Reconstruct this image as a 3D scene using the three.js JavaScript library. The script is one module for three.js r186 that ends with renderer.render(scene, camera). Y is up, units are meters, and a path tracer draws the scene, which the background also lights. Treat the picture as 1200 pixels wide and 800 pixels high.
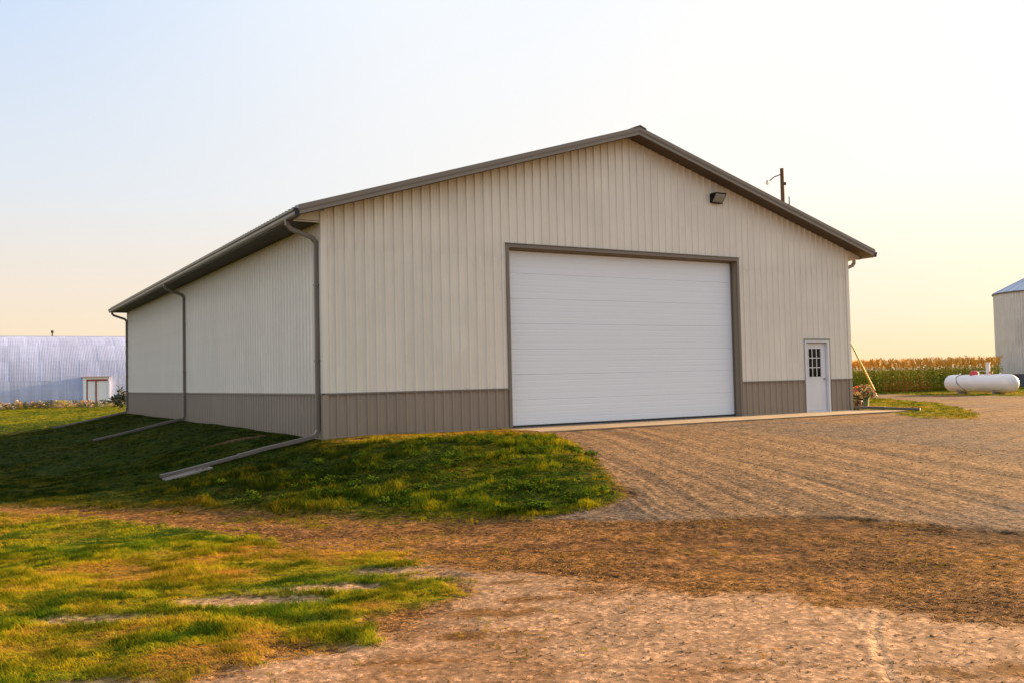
import * as THREE from 'three';
import { mergeGeometries } from 'three/addons/utils/BufferGeometryUtils.js';

// ------------------------------------------------------------------ camera, sky, sun, exposure
const R = Math.PI / 180;
const scene = new THREE.Scene();
const camera = new THREE.PerspectiveCamera(40.39, 1024 / 682, 0.1, 4000);
camera.position.set(-6.569, 1.150, 18.809);
camera.rotation.order = 'YXZ';
camera.rotation.set(0.0399, -0.5370, -0.0224);

const EXPOSURE = 5.2;
const SUN_EL = 10.8 * R, SUN_FRONT = -0.6 * R;       // low evening sun, along the barn's front wall, a hair behind it
const sunDir = new THREE.Vector3(Math.cos(SUN_EL) * Math.cos(SUN_FRONT), Math.sin(SUN_EL), Math.cos(SUN_EL) * Math.sin(SUN_FRONT));

const lerp = (a, b, t) => a + (b - a) * t;
const clamp = (x, a = 0, b = 1) => Math.min(b, Math.max(a, x));
const smooth = (a, b, x) => { const t = clamp((x - a) / (b - a)); return t * t * (3 - 2 * t); };
const mix3 = (a, b, t) => [lerp(a[0], b[0], t), lerp(a[1], b[1], t), lerp(a[2], b[2], t)];
const ramp = (stops, x, ease = smooth) => {                          // stops: [position, [r, g, b]]
  if (x <= stops[0][0]) return stops[0][1];
  for (let i = 1; i < stops.length; i++) if (x <= stops[i][0]) return mix3(stops[i - 1][1], stops[i][1], ease(stops[i - 1][0], stops[i][0], x));
  return stops[stops.length - 1][1];
};
{
  const W = 1024, H = 512, data = new Float32Array(W * H * 4);
  // colours as displayed; q = 0 away from the sun, 1 towards it
  const horizon = [[0, [0.98, 0.84, 0.78]], [0.45, [0.97, 0.74, 0.50]], [0.93, [1.02, 0.76, 0.44]], [1, [1.6, 1.15, 0.6]]];
  const low = [[0, [1.00, 0.94, 0.96]], [0.45, [0.96, 0.80, 0.60]], [0.93, [1.05, 0.875, 0.66]], [1, [1.8, 1.40, 0.90]]];
  const mid = [[0, [1.0, 1.03, 1.12]], [0.45, [0.77, 0.82, 0.88]], [0.93, [1.05, 1.0, 0.93]], [1, [1.8, 1.55, 1.2]]];
  const high = [[0, [0.92, 1.0, 1.18]], [0.45, [0.56, 0.72, 0.97]], [0.75, [0.91, 0.955, 1.01]], [0.93, [1.0, 0.99, 0.97]], [1, [1.5, 1.42, 1.3]]];
  const zenith = [[0, [0.80, 0.90, 1.12]], [1, [0.92, 0.98, 1.10]]];  // unseen overhead and away-side sky brightened to fill the shaded walls
  for (let j = 0; j < H; j++) for (let i = 0; i < W; i++) {
    const el = ((j + 0.5) / H - 0.5) * 180, az = ((i + 0.5) / W - 0.5) * 2 * Math.PI;
    const q = (1 + Math.cos(az - SUN_FRONT)) / 2, e = Math.max(el, 0.2);
    let c = ramp([[0, ramp(horizon, q)], [3.5, ramp(low, q)], [11, ramp(mid, q)], [23, ramp(high, q)], [75, ramp(zenith, q)]], e, (a, b, t) => (t - a) / (b - a));
    const dot = Math.cos(e * R) * Math.cos(SUN_EL) * Math.cos(az - SUN_FRONT) + Math.sin(e * R) * Math.sin(SUN_EL);
    const glow = Math.exp(-Math.acos(clamp(dot, -1, 1)) / R / 11);
    c = [c[0] + 2.2 * glow, c[1] + 1.6 * glow, c[2] + 0.8 * glow];
    const o = (j * W + i) * 4;
    for (let k = 0; k < 3; k++) data[o + k] = c[k] / EXPOSURE * (el < 0 ? 0.35 : 1);
    data[o + 3] = 1;
  }
  const t = new THREE.DataTexture(data, W, H, THREE.RGBAFormat, THREE.FloatType);
  t.mapping = THREE.EquirectangularReflectionMapping; t.magFilter = THREE.LinearFilter; t.needsUpdate = true;
  scene.background = t; scene.environment = t;
}
const sun = new THREE.DirectionalLight(new THREE.Color().setRGB(1.0, 0.66, 0.34), 4.2);
sun.position.copy(sunDir).multiplyScalar(120); sun.target.position.set(0, 0, 0);
sun.castShadow = true; sun.shadow.radius = 1.6; sun.shadow.mapSize.set(4096, 4096);
Object.assign(sun.shadow.camera, { left: -90, right: 90, top: 60, bottom: -60, near: 1, far: 320 });
scene.add(sun, sun.target);

const renderer = new THREE.WebGLRenderer({ antialias: true });
renderer.setSize(1024, 682);
renderer.toneMapping = THREE.LinearToneMapping;
renderer.toneMappingExposure = EXPOSURE;
renderer.shadowMap.enabled = true;

// ------------------------------------------------------------------ helpers
let seed = 12345;
const reseed = (s) => { seed = s | 0; };
const rnd = () => { seed = (seed + 0x6d2b79f5) | 0; let t = Math.imul(seed ^ (seed >>> 15), 1 | seed); t = (t + Math.imul(t ^ (t >>> 7), 61 | t)) ^ t; return ((t ^ (t >>> 14)) >>> 0) / 4294967296; };
const rr = (a, b) => a + (b - a) * rnd();
const hash = (x, y) => { let h = Math.imul(x, 374761393) + Math.imul(y, 668265263) | 0; h = Math.imul(h ^ (h >>> 13), 1274126177); return ((h ^ (h >>> 16)) >>> 0) / 4294967296; };
const mod = (a, n) => ((a % n) + n) % n;
function noise(x, y, px = 0, py = px) {               // value noise 0..1, periodic when px is given
  const i = Math.floor(x), j = Math.floor(y), f = x - i, g = y - j, u = f * f * (3 - 2 * f), v = g * g * (3 - 2 * g);
  const h = px ? (a, b) => hash(mod(a, px), mod(b, py)) : hash;
  return lerp(lerp(h(i, j), h(i + 1, j), u), lerp(h(i, j + 1), h(i + 1, j + 1), u), v);
}
function fbm(x, y, oct = 4, p = 0) {
  let s = 0, a = 0.5, n = 0;
  for (let k = 0; k < oct; k++) { s += a * noise(x + k * 17.3 * (p ? 0 : 1), y + k * 9.1 * (p ? 0 : 1), p); n += a; a *= 0.5; x *= 2; y *= 2; p *= 2; }
  return s / n;
}
const taken = new Map();
const numbered = (n) => { const k = taken.get(n) ?? 0; taken.set(n, k + 1); return k ? n + '_' + String(k).padStart(3, '0') : n; };
function obj(name, geo, mat, parent = scene) {
  const m = new THREE.Mesh(Array.isArray(geo) ? merge(geo) : geo, mat);
  m.name = parent === scene ? numbered(name) : name; m.castShadow = m.receiveShadow = true;
  parent.add(m); return m;
}
const tag = (o, label, category, group, kind) => { if (label) o.userData.label = label; if (category) o.userData.category = category; if (group) o.userData.group = group; if (kind) o.userData.kind = kind; return o; };
function thing(name, label, category, [x, y, z] = [0, 0, 0], turn = 0, group) {
  const g = new THREE.Group(); g.name = numbered(name); g.position.set(x, y, z); g.rotation.y = turn; scene.add(g); return tag(g, label, category, group);
}
function merge(list) {
  return mergeGeometries(list.map((g) => { const k = g.index ? g.toNonIndexed() : g; for (const a of Object.keys(k.attributes)) if (!['position', 'normal', 'uv'].includes(a)) k.deleteAttribute(a); return k; }));
}
const bx = (x0, x1, y0, y1, z0, z1) => new THREE.BoxGeometry(x1 - x0, y1 - y0, z1 - z0).translate((x0 + x1) / 2, (y0 + y1) / 2, (z0 + z1) / 2);
function soup(quads) {                                 // flat-shaded faces from lists of 3 or 4 corners, counter-clockwise
  const p = [], uv = [];
  for (const q of quads) {
    const v = q.map((c) => new THREE.Vector3(...c)), n = new THREE.Vector3().crossVectors(v[1].clone().sub(v[0]), v[2].clone().sub(v[0]));
    const a = [Math.abs(n.x), Math.abs(n.y), Math.abs(n.z)], k = a.indexOf(Math.max(...a));
    const push = (c) => { p.push(...c); uv.push(...(k === 0 ? [c[2], c[1]] : k === 1 ? [c[0], c[2]] : [c[0], c[1]])); };
    for (let i = 1; i + 1 < q.length; i++) { push(q[0]); push(q[i]); push(q[i + 1]); }
  }
  const g = new THREE.BufferGeometry();
  g.setAttribute('position', new THREE.Float32BufferAttribute(p, 3)); g.setAttribute('uv', new THREE.Float32BufferAttribute(uv, 2));
  g.computeVertexNormals(); return g;
}
function hexa(c) {                                     // 8 corners: bottom 4 (ccw from above), top 4
  const [a, b, d, e, f, g, h, i] = c;
  return soup([[e, d, b, a], [f, g, h, i], [a, b, g, f], [b, d, h, g], [d, e, i, h], [e, a, f, i]]);
}
function tube(points, r, sides = 8, steps = 0) {
  const c = new THREE.CatmullRomCurve3(points.map((p) => new THREE.Vector3(...p)), false, 'catmullrom', 0.1);
  return new THREE.TubeGeometry(c, steps || points.length * 6, r, sides);
}
function rectSweep(points, w, h, up = [0, 1, 0]) {      // rectangular duct swept along a polyline, mitred; w across, h along "up"
  const P = points.map((p) => new THREE.Vector3(...p)), U = new THREE.Vector3(...up), rings = [];
  for (let i = 0; i < P.length; i++) {
    const d0 = i ? P[i].clone().sub(P[i - 1]).normalize() : null, d1 = i < P.length - 1 ? P[i + 1].clone().sub(P[i]).normalize() : null;
    const t = d0 && d1 ? d0.clone().add(d1).normalize() : d0 ?? d1, s = new THREE.Vector3().crossVectors(t, U).normalize(), n = new THREE.Vector3().crossVectors(s, t);
    const stretch = d0 && d1 ? 1 / Math.max(0.5, t.dot(d1)) : 1, ch = 0.22, ring = [];
    for (const [a, b] of [[-1 + ch, -1], [1 - ch, -1], [1, -1 + ch], [1, 1 - ch], [1 - ch, 1], [-1 + ch, 1], [-1, 1 - ch], [-1, -1 + ch]]) ring.push(P[i].clone().addScaledVector(s, a * w / 2).addScaledVector(n, b * h / 2 * stretch).toArray());
    rings.push(ring);
  }
  const q = [];
  for (let i = 0; i + 1 < rings.length; i++) for (let k = 0; k < 8; k++) q.push([rings[i][k], rings[i + 1][k], rings[i + 1][(k + 1) % 8], rings[i][(k + 1) % 8]]);
  q.push([...rings[0]], [...rings[rings.length - 1]].reverse());
  return soup(q);
}
function dataTex(n, f, srgb) {                         // square tile, f(u, v) -> grey or [r, g, b], 0..1
  const d = new Uint8Array(n * n * 4);
  for (let j = 0; j < n; j++) for (let i = 0; i < n; i++) {
    const c = f(i / n, j / n), o = (j * n + i) * 4;
    for (let k = 0; k < 3; k++) d[o + k] = clamp(c.length ? c[k] : c) * 255;
    d[o + 3] = 255;
  }
  const t = new THREE.DataTexture(d, n, n); t.wrapS = t.wrapT = THREE.RepeatWrapping; t.magFilter = THREE.LinearFilter; t.minFilter = THREE.LinearMipmapLinearFilter; t.generateMipmaps = true;
  if (srgb) t.colorSpace = THREE.SRGBColorSpace;
  t.needsUpdate = true; return t;
}
const rep = (t, x, y = x) => { const c = t.clone(); c.repeat.set(x, y); c.needsUpdate = true; return c; };
const lin = (r, g, b) => new THREE.Color().setRGB(r, g, b);
const mat = (c, o = {}) => new THREE.MeshStandardMaterial({ color: lin(...c), roughness: 0.6, ...o });

// ------------------------------------------------------------------ terrain height: thin-plate spline through levels [x, z, y]
const LEVELS = [
  // round the barn
  [0, 0, -.05], [2, 0, -.03], [4.5, 0, -.03], [8, 0, -.03], [12, 0, -.03], [16.5, 0, -.04], [0, -5, -.04], [0, -13, -.04], [0, -20, -.04], [0, -27, -.05], [-.4, -2.5, -.07], [-.4, -6, -.07], [-.4, -10, -.07], [-.4, -14.5, -.07], [-.4, -18, -.07], [-.4, -24, -.08], [16.5, -10, -.05], [16.5, -27, -.06], [8, -13, -.04], [8, -27, -.05],
  // bank along the left wall and the low lawn
  [-1.8, -27, -.45], [-3, -27, -.65], [-5.1, -27, -.92], [-1.5, -13.8, -.34], [-3, -13.8, -.62], [-6, -13.8, -.85], [-1.5, -6, -.34], [-3, -6, -.64], [-1.6, -.4, -.34], [-3.2, -.4, -.68],
  [-6, 0, -.82], [-8, -5, -.9], [-12, -13, -.9], [-12, 0, -.85], [-12, -27, -.95], [-6, -45, -.85], [-20, -45, -.85], [-10, -60, -.7], [-40, -60, -.7],
  // grassy mound before the front wall
  [0, 1.5, -.08], [2, 1.5, -.05], [4, 1.5, -.05], [0, 3, -.15], [2, 3, -.08], [4, 3, -.1], [-1.5, 1.5, -.36], [-1.5, 4, -.46], [0, 5.5, -.31], [2, 5.5, -.15], [-2.2, 7, -.6], [-.6, 9.5, -.55], [1, 9, -.42], [1.6, 7.5, -.28], [-1.1, 8.7, -.58], [-3.5, 5, -.66], [-6, 2, -.77],
  // driveway
  [5, 3, -.1], [8, 3, -.08], [12, 3, -.08], [17, 3, -.1], [5, 7, -.25], [8, 7, -.2], [12, 7, -.2], [18, 7, -.2], [3, 11, -.42], [6, 11, -.35], [12, 12, -.3], [20, 12, -.3],
  // track and yard before the camera
  [-2, 11, -.55], [2, 13, -.5], [-6, 6, -.7], [-10, 5, -.75], [-6, 10, -.6], [-6.5, 14, -.55], [-3, 14, -.53], [0, 15, -.5], [4, 16, -.45], [-6.5, 19, -.5], [-10, 12, -.62], [-12, 19, -.6], [10, 18, -.4], [0, 22, -.5],
  // right and far
  [25, 0, -.1], [32, -7, -.15], [25, -5, -.1], [45, -10, -.25], [35, -20, -.25], [50, -30, -.35], [30, -30, -.3], [60, 0, -.3], [25, 20, -.3], [20, -27, -.1], [17, -2, -.05],
  [0, -60, -.6], [0, -100, -.3], [-60, -90, -.35], [-60, -30, -.8], [100, -100, -.4], [100, 0, -.4], [100, 100, -.4], [-60, 60, -.6], [0, 60, -.5], [50, 60, -.4],
];
const bend = (r2) => (r2 > 1e-12 ? 0.5 * r2 * Math.log(r2) : 0);
const tps = (() => {
  const n = LEVELS.length, N = n + 3, A = [];
  for (let i = 0; i < N; i++) {
    const row = new Float64Array(N + 1);
    if (i < n) {
      const [x, z, y] = LEVELS[i];
      for (let j = 0; j < n; j++) row[j] = bend((x - LEVELS[j][0]) ** 2 + (z - LEVELS[j][1]) ** 2) + (i === j ? 0.5 : 0);
      row[n] = 1; row[n + 1] = x; row[n + 2] = z; row[N] = y;
    } else for (let j = 0; j < n; j++) row[j] = i === n ? 1 : LEVELS[j][i - n - 1];
    A.push(row);
  }
  for (let c = 0; c < N; c++) {
    let p = c; for (let r = c + 1; r < N; r++) if (Math.abs(A[r][c]) > Math.abs(A[p][c])) p = r;
    [A[c], A[p]] = [A[p], A[c]];
    for (let r = 0; r < N; r++) if (r !== c) { const f = A[r][c] / A[c][c]; if (f) for (let k = c; k <= N; k++) A[r][k] -= f * A[c][k]; }
  }
  return A.map((row, i) => row[N] / row[i]);
})();
function baseHeight(x, z) {
  const n = LEVELS.length, r = Math.hypot(x, z), t = smooth(70, 110, r);
  if (t >= 1) return -0.35;
  let y = tps[n] + tps[n + 1] * x + tps[n + 2] * z;
  for (let i = 0; i < n; i++) y += tps[i] * bend((x - LEVELS[i][0]) ** 2 + (z - LEVELS[i][1]) ** 2);
  return lerp(y, -0.35, t);
}

// ------------------------------------------------------------------ what covers the ground where
const TOE = [[-9, -.6], [-6, .95], [-4.35, 3.4], [-3.4, 5], [-2.2, 7], [-1.1, 8.7], [-.45, 9.25], [.25, 9.4], [1, 9.1], [1.64, 7.8], [2.3, 6.6], [3.35, 4.55], [4.35, 2.3], [4.75, .5], [4.6, -.3]];
const CREASE = [[-.6, 9.15], [-.18, 9.93], [.55, 10.6], [1.33, 11.14], [1.96, 11.6], [2.15, 12.2], [2.31, 12.8], [2.49, 13.4], [3.3, 15.2], [5, 18], [12, 26], [40, 60]];
const NEAR_EDGE = [[-3.1, 10.1], [-2.84, 10.9], [-2.6, 11.45], [-2.27, 12.07], [-2.21, 12.73], [-1.83, 13.31], [-1.37, 13.74], [-1.25, 14.2], [-1.2, 14.6], [-.95, 15], [-.7, 15.3], [.5, 17.5], [4, 24], [14, 40]];
const LAWN_EDGE = [[-9, .9], [-6.1, 2.1], [-5, 3.9], [-4.18, 5.9], [-3.57, 7.8], [-3.25, 9.6], [-2.75, 10.2], [-2.95, 11.0], [-3.0, 11.9], [-3.1, 12.2], [-3.76, 12.55], [-4.22, 13.0], [-4.75, 12.95], [-5.5, 13.2], [-7, 13.9], [-9, 16], [-30, 26]];
const rev = (a) => [...a].reverse();
const REGIONS = {
  bank: [...TOE, [16.5, -.3], [16.5, -62], [-90, -62], [-90, -8]],
  lawn: [...LAWN_EDGE, [-90, 30], [-90, -4]],
  drive: [...TOE.slice(6), [16.9, -.3], [16.9, .6], [16.08, 1.81], [14.6, 3.6], [15.4, 4.6], [17.2, 3.6], [24.2, -2.45], [26.9, -5.9], [30, -9.6], [39.3, -19.5], [42.2, -19.6], [39.2, -15], [36.7, -11], [35, -5.6], [38, -2], [60, 6], [70, 60], ...rev(CREASE)],
  sand: [...NEAR_EDGE, [14, 70], [-90, 70], [-90, 30], ...rev(LAWN_EDGE.slice(5))],
  track: [...rev(LAWN_EDGE.slice(0, 6)), [-14, -.4], ...TOE.slice(0, 8), ...CREASE, [14, 60], ...rev(NEAR_EDGE)],
};
function sdf(poly, x, z) {                             // signed distance, positive inside
  let d = 1e9, inside = false;
  for (let i = 0, j = poly.length - 1; i < poly.length; j = i++) {
    const [ax, az] = poly[j], [cx, cz] = poly[i], ex = cx - ax, ez = cz - az, t = clamp(((x - ax) * ex + (z - az) * ez) / (ex * ex + ez * ez));
    d = Math.min(d, (x - ax - ex * t) ** 2 + (z - az - ez * t) ** 2);
    if ((az > z) !== (cz > z) && x < (cx - ax) * (z - az) / (cz - az) + ax) inside = !inside;
  }
  return (inside ? 1 : -1) * Math.sqrt(d);
}
const RUTS = [[[-.5, 14.05], [-.66, 14.25], [-1.19, 14.57], [-1.56, 14.83], [-1.92, 15.14], [-2.3, 15.52], [-3.2, 16.4]], [[-1.16, 14.12], [-1.41, 14.54], [-1.56, 14.83]]];
const alongLine = (line, x, z) => { let d = 1e9; for (let i = 1; i < line.length; i++) { const [ax, az] = line[i - 1], ex = line[i][0] - ax, ez = line[i][1] - az, t = clamp(((x - ax) * ex + (z - az) * ez) / (ex * ex + ez * ez)); d = Math.min(d, Math.hypot(x - ax - ex * t, z - az - ez * t)); } return d; };
// bare or worn spots in the grass: [x, z, rx, rz, strength]
const BARE = [[-4.55, 11.3, .55, .16, 1], [-3.9, 11.2, .5, .14, 1], [-3.15, 10.95, .4, .16, .9], [-5.7, 11.2, .4, .13, .7], [-2.9, 11.45, .35, .12, .9], [-5.9, 12.9, .3, .12, .7], [-.85, -3.2, .5, .22, 1], [-5.6, 13.6, .3, .2, .5], [-2.7, 6.9, .8, .4, .4], [.4, .7, .6, .25, .6]];
function cover(x, z) {
  const far = Math.hypot(x + 6.5, z - 18.8), wob = (fbm(x * 1.1 + 3, z * 1.1, 4) - 0.5) * 0.9 + (fbm(x * 4.2, z * 4.2 + 8, 3) - 0.5) * 0.7 + (noise(x * 13, z * 13) - 0.5) * 0.2;
  const w = { grass: 0, drive: 0, sand: 0, dirt: 0 };
  const k = (poly, s, amp) => smooth(-s, s, sdf(poly, x, z) + wob * amp);
  const sDrive = far < 110 ? sdf(REGIONS.drive, x, z) : -9, dr = smooth(-.12, .12, sDrive + wob * .3);
  w.step = far < 40 ? (1 - smooth(-.05, .05, sDrive + wob * .14)) * smooth(-1.6, -.1, sDrive) * smooth(.6, 2, x) * smooth(9, 11, z) : 0;
  let bk = far < 110 ? k(REGIONS.bank, .28, .7) : 1, lw = k(REGIONS.lawn, .18, .75), sd = k(REGIONS.sand, .2, .6), tr = k(REGIONS.track, .25, .4);
  let bare = 0;
  if (far < 30) for (const [cx, cz, a, b, s] of BARE) { const dx = x - cx, dz = z - cz, u = (dx * .86 + dz * .51) / a, v = (-dx * .51 + dz * .86) / b; bare = Math.max(bare, s * smooth(1.25, .45, Math.hypot(u, v) * .72 + wob * 0.8)); }
  w.grass = Math.max(bk, lw) * (1 - dr);
  w.drive = dr;
  w.sand = sd * (1 - w.grass) * (1 - dr);
  w.dirt = tr * (1 - w.grass) * (1 - dr) * (1 - w.sand);
  { const rest = Math.max(0, 1 - w.grass - w.drive - w.sand - w.dirt); if (far < 34 && x < 14) w.dirt += rest; else w.grass += rest; }
  w.bare = bare; w.far = far; w.lawn = lw; w.bank = bk;
  return w;
}
const SPOTS = [[-3.25, 12.9, .65, .15], [-2.7, 12.75, .5, .10], [-2.35, 12.62, .35, .08], [-3.65, 13.3, .35, .11], [-1.75, 15.75, .35, .22], [-4.1, 13.7, .4, .06], [-2.75, 14.9, .16, .04], [-2.6, 12.1, .35, .07]];
// dryness of the grass, 0 lush .. 1 straw
function dryness(x, z, w) {
  const n = fbm(x * .55 + 11, z * .55 + 5, 4), f = fbm(x * 2.3, z * 2.3 + 40, 3);
  if (w.far > 60) return clamp(.28 + (n - .5) * .7 + (f - .5) * .3);
  if (w.bank > w.lawn) {
    const top = smooth(3.0, 1.0, z + (f - .5) * 1.6) * smooth(-1.2, .4, x) * smooth(-1.5, -.2, z), rim = smooth(.7, .1, Math.abs(sdf(REGIONS.bank, x, z)));
    return clamp(.02 + (n - .5) * .7 + (f - .5) * .5 + top * .75 + rim * .4);
  }
  const rim = smooth(1.1, .1, sdf(REGIONS.lawn, x, z)) * smooth(6, 11, z);
  return clamp(.40 + (n - .5) * 1.5 + (f - .5) * 1.3 + rim * .3 + smooth(8.5, 4.5, z) * .18);
}
const GREEN = [.068, .125, .004], OLIVE = [.29, .25, .006], STRAW = [.40, .21, .026];
const grassTone = (d) => (d < .5 ? mix3(GREEN, OLIVE, d * 2) : mix3(OLIVE, STRAW, d * 2 - 1));
const uDrive = (x, z) => x + 0.37 * smooth(17, 8, x) * (z - 3) + (noise(x * .3 + 5, z * .3) - .5) * .5;
function groundAt(x, z, w, detail) {                   // { y, color }
  let y = baseHeight(x, z);
  const n1 = fbm(x * .8, z * .8, 4), n2 = fbm(x * 5.1 + 7, z * 5.1, 3), n3 = noise(x * 16, z * 16);
  let c = [0, 0, 0];
  const add = (k, col) => { for (let i = 0; i < 3; i++) c[i] += col[i] * k; };
  if (w.drive > 0.001) {
    const u = uDrive(x, z), u2 = z + x * .22 + (noise(x * .25, z * .25 + 7) - .5) * .8, side = smooth(5, 12, x + (n1 - .5) * 6) * .75, s = lerp(fbm(u * 4.5, z * .10 + 3, 3), fbm(u2 * 4, x * .10 + 30, 3), side), t = lerp(fbm(u * 13 + 50, z * .2, 2), fbm(u2 * 11 + 9, x * .2, 2), side), bank = ((s - .5) * 1.0 + (t - .5) * .75) * (.45 + .9 * n1);
    const grey = smooth(.5, .72, fbm(x * .3 + 20, z * .3 + 9, 3));
    let col = mix3([.135, .084, .047], [.29, .178, .092], clamp(.55 + bank * 1.7 + (n2 - .5) * .25));
    col = mix3(col, [.15, .115, .09], grey * .55 + smooth(.1, -.35, bank) * .35);
    add(w.drive, col);
    y += w.drive * detail * ((s - .5) * .014 + (t - .5) * .012 + (n2 - .5) * .004 + (n3 - .5) * .003);
  }
  if (w.sand > 0.001) {
    let rut = 0, berm = 0; if (w.far < 14) for (const l of RUTS) { const d = alongLine(l, x + (n2 - .5) * .05, z); rut = Math.max(rut, smooth(.03, .008, d)); berm = Math.max(berm, smooth(.03, 0, Math.abs(d - .045))); }
    const worn = smooth(.52, .68, fbm(x * 1.3 + 60, z * 1.9, 4)) * smooth(-1.8, -3.2, x) * .5;
    let col = mix3([.315, .19, .108], [.40, .248, .145], clamp(n1 * .6 + n2 * .25 + .1));
    col = mix3(col, [.50, .325, .19], clamp(berm * .6 + rut * .8));
    col = mix3(col, [.165, .072, .02], worn * .85);
    col = mix3(col, [.15, .105, .066], smooth(.56, .72, fbm(x * 3 + 9, z * 3, 3)) * .35);
    let spot = 0; for (const [cx, cz, a, b] of SPOTS) { const dx = x - cx, dz = z - cz; spot = Math.max(spot, smooth(1.2, .35, Math.hypot((dx * .86 + dz * .51) / a, (dz * .86 - dx * .51) / b) + (n2 - .5) * 1.6 + (n1 - .5))); }
    col = mix3(col, [.15, .07, .018], spot * .85);
    add(w.sand, col);
    y += w.sand * detail * ((n1 - .5) * .016 + (n2 - .5) * .004 + (n3 - .5) * .002 - rut * .007 + berm * .006);
  }
  if (w.dirt > 0.001) {
    const u = x * .62 - z * .78, v = x * .78 + z * .62, st = fbm(u * 1.6, v * .35 + 13, 3), clod = fbm(x * 7 + 3, z * 7, 3);
    let col = mix3([.105, .05, .018], [.265, .130, .046], clamp(.5 + (st - .5) * 1.6 + (n2 - .5) * 1.2));
    const lip = smooth(.9, .05, Math.abs(alongLine(CREASE, x, z) - .12) + (clod - .5) * .5) * smooth(-1, 1, x); col = mix3(col, [.05, .026, .011], lip * .6);
    col = mix3(col, [.22, .105, .02], smooth(.5, .7, fbm(x * 2.1 + 31, z * 2.1, 3)) * .5);
    add(w.dirt, col);
    y += w.dirt * (-.008 + detail * ((st - .5) * .024 + (clod - .5) * .016 + (n3 - .5) * .012));
  }
  if (w.step) y -= .015 * w.step * smooth(.3, .6, noise(x * 2.2, z * 2.2));
  if (w.grass > 0.001) {
    const d = dryness(x, z, w);
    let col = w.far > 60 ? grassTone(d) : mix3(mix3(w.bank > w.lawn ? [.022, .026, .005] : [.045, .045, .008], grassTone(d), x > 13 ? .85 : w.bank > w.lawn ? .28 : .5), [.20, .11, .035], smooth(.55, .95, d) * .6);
    col = mix3(col, w.bank > w.lawn ? [.13, .08, .04] : [.33, .215, .125], w.bare);
    add(w.grass, col);
    y += w.grass * detail * ((n1 - .5) * .09 + (n2 - .5) * .035) + w.grass * .012 - w.bare * .015 + (w.bare > .3 && z < 0 ? .05 * w.bare : 0);
  }
  return { y, c };
}

// ------------------------------------------------------------------ ground surfaces (fine grain)
function worley(u, v, n, off) {
  const x = u * n, y = v * n, i = Math.floor(x), j = Math.floor(y); let d1 = 9, d2 = 9, id = 0;
  for (let a = -1; a <= 1; a++) for (let b = -1; b <= 1; b++) {
    const p = mod(i + a, n) + off * 131, q = mod(j + b, n) + off * 57, dx = i + a + hash(p, q) - x, dy = j + b + hash(q + 99, p) - y, d = dx * dx + dy * dy;
    if (d < d1) { d2 = d1; d1 = d; id = hash(p + 7, q + 3); } else if (d < d2) d2 = d;
  }
  return [Math.sqrt(d1), Math.sqrt(d2), id];
}
const grain = (stone, coarse) => {
  const n = 768, hgt = new Float32Array(n * n), col = dataTex(n, (u, v) => {
    const [a, b, id] = worley(u, v, 46, 1), [a2, b2, id2] = worley(u, v, 105, 2), f = fbm(u * 44, v * 44, 3, 44), g = fbm(u * 7, v * 7, 3, 7);
    const big = id > 1 - stone ? smooth(.08, .3, b - a) : 0, small = smooth(.05, .3, b2 - a2) * (.4 + .6 * id2);
    hgt[Math.round(v * n) * n + Math.round(u * n)] = .25 + big * .45 + small * .22 * coarse + (f - .5) * .5;
    const t = .80 + (f - .5) * .30 * coarse + (g - .5) * .12 + (small - .5) * .12 + big * (id * 3.1 % 1 - .45) * .3;
    const pit = lerp(coarse < .85 ? .9 : .80, 1, smooth(.30, .44, f)) * (.94 + .12 * smooth(.62, .75, f)), q = t * pit; return [q, q * .995, q * (.985 + big * .03)];
  }, true);
  return [col, dataTex(n, (u, v) => hgt[Math.round(v * n) * n + Math.round(u * n)])];
};
const groundMat = (stone, coarse, metres, bump) => {
  const [c, h] = grain(stone, coarse);
  return new THREE.MeshPhysicalMaterial({ specularIntensity: .08, color: lin(1.5, 1.5, 1.5), map: rep(c, 1 / metres), bumpMap: rep(h, 1 / metres), bumpScale: bump, roughness: 1, vertexColors: true });
};
const GROUND = { grass: groundMat(.05, 1.2, 1.9, .02), drive: groundMat(.35, 1, 1.7, .010), sand: groundMat(.18, .8, 1.5, .004), dirt: groundMat(.12, 1.4, 1.8, .015) };

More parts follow.
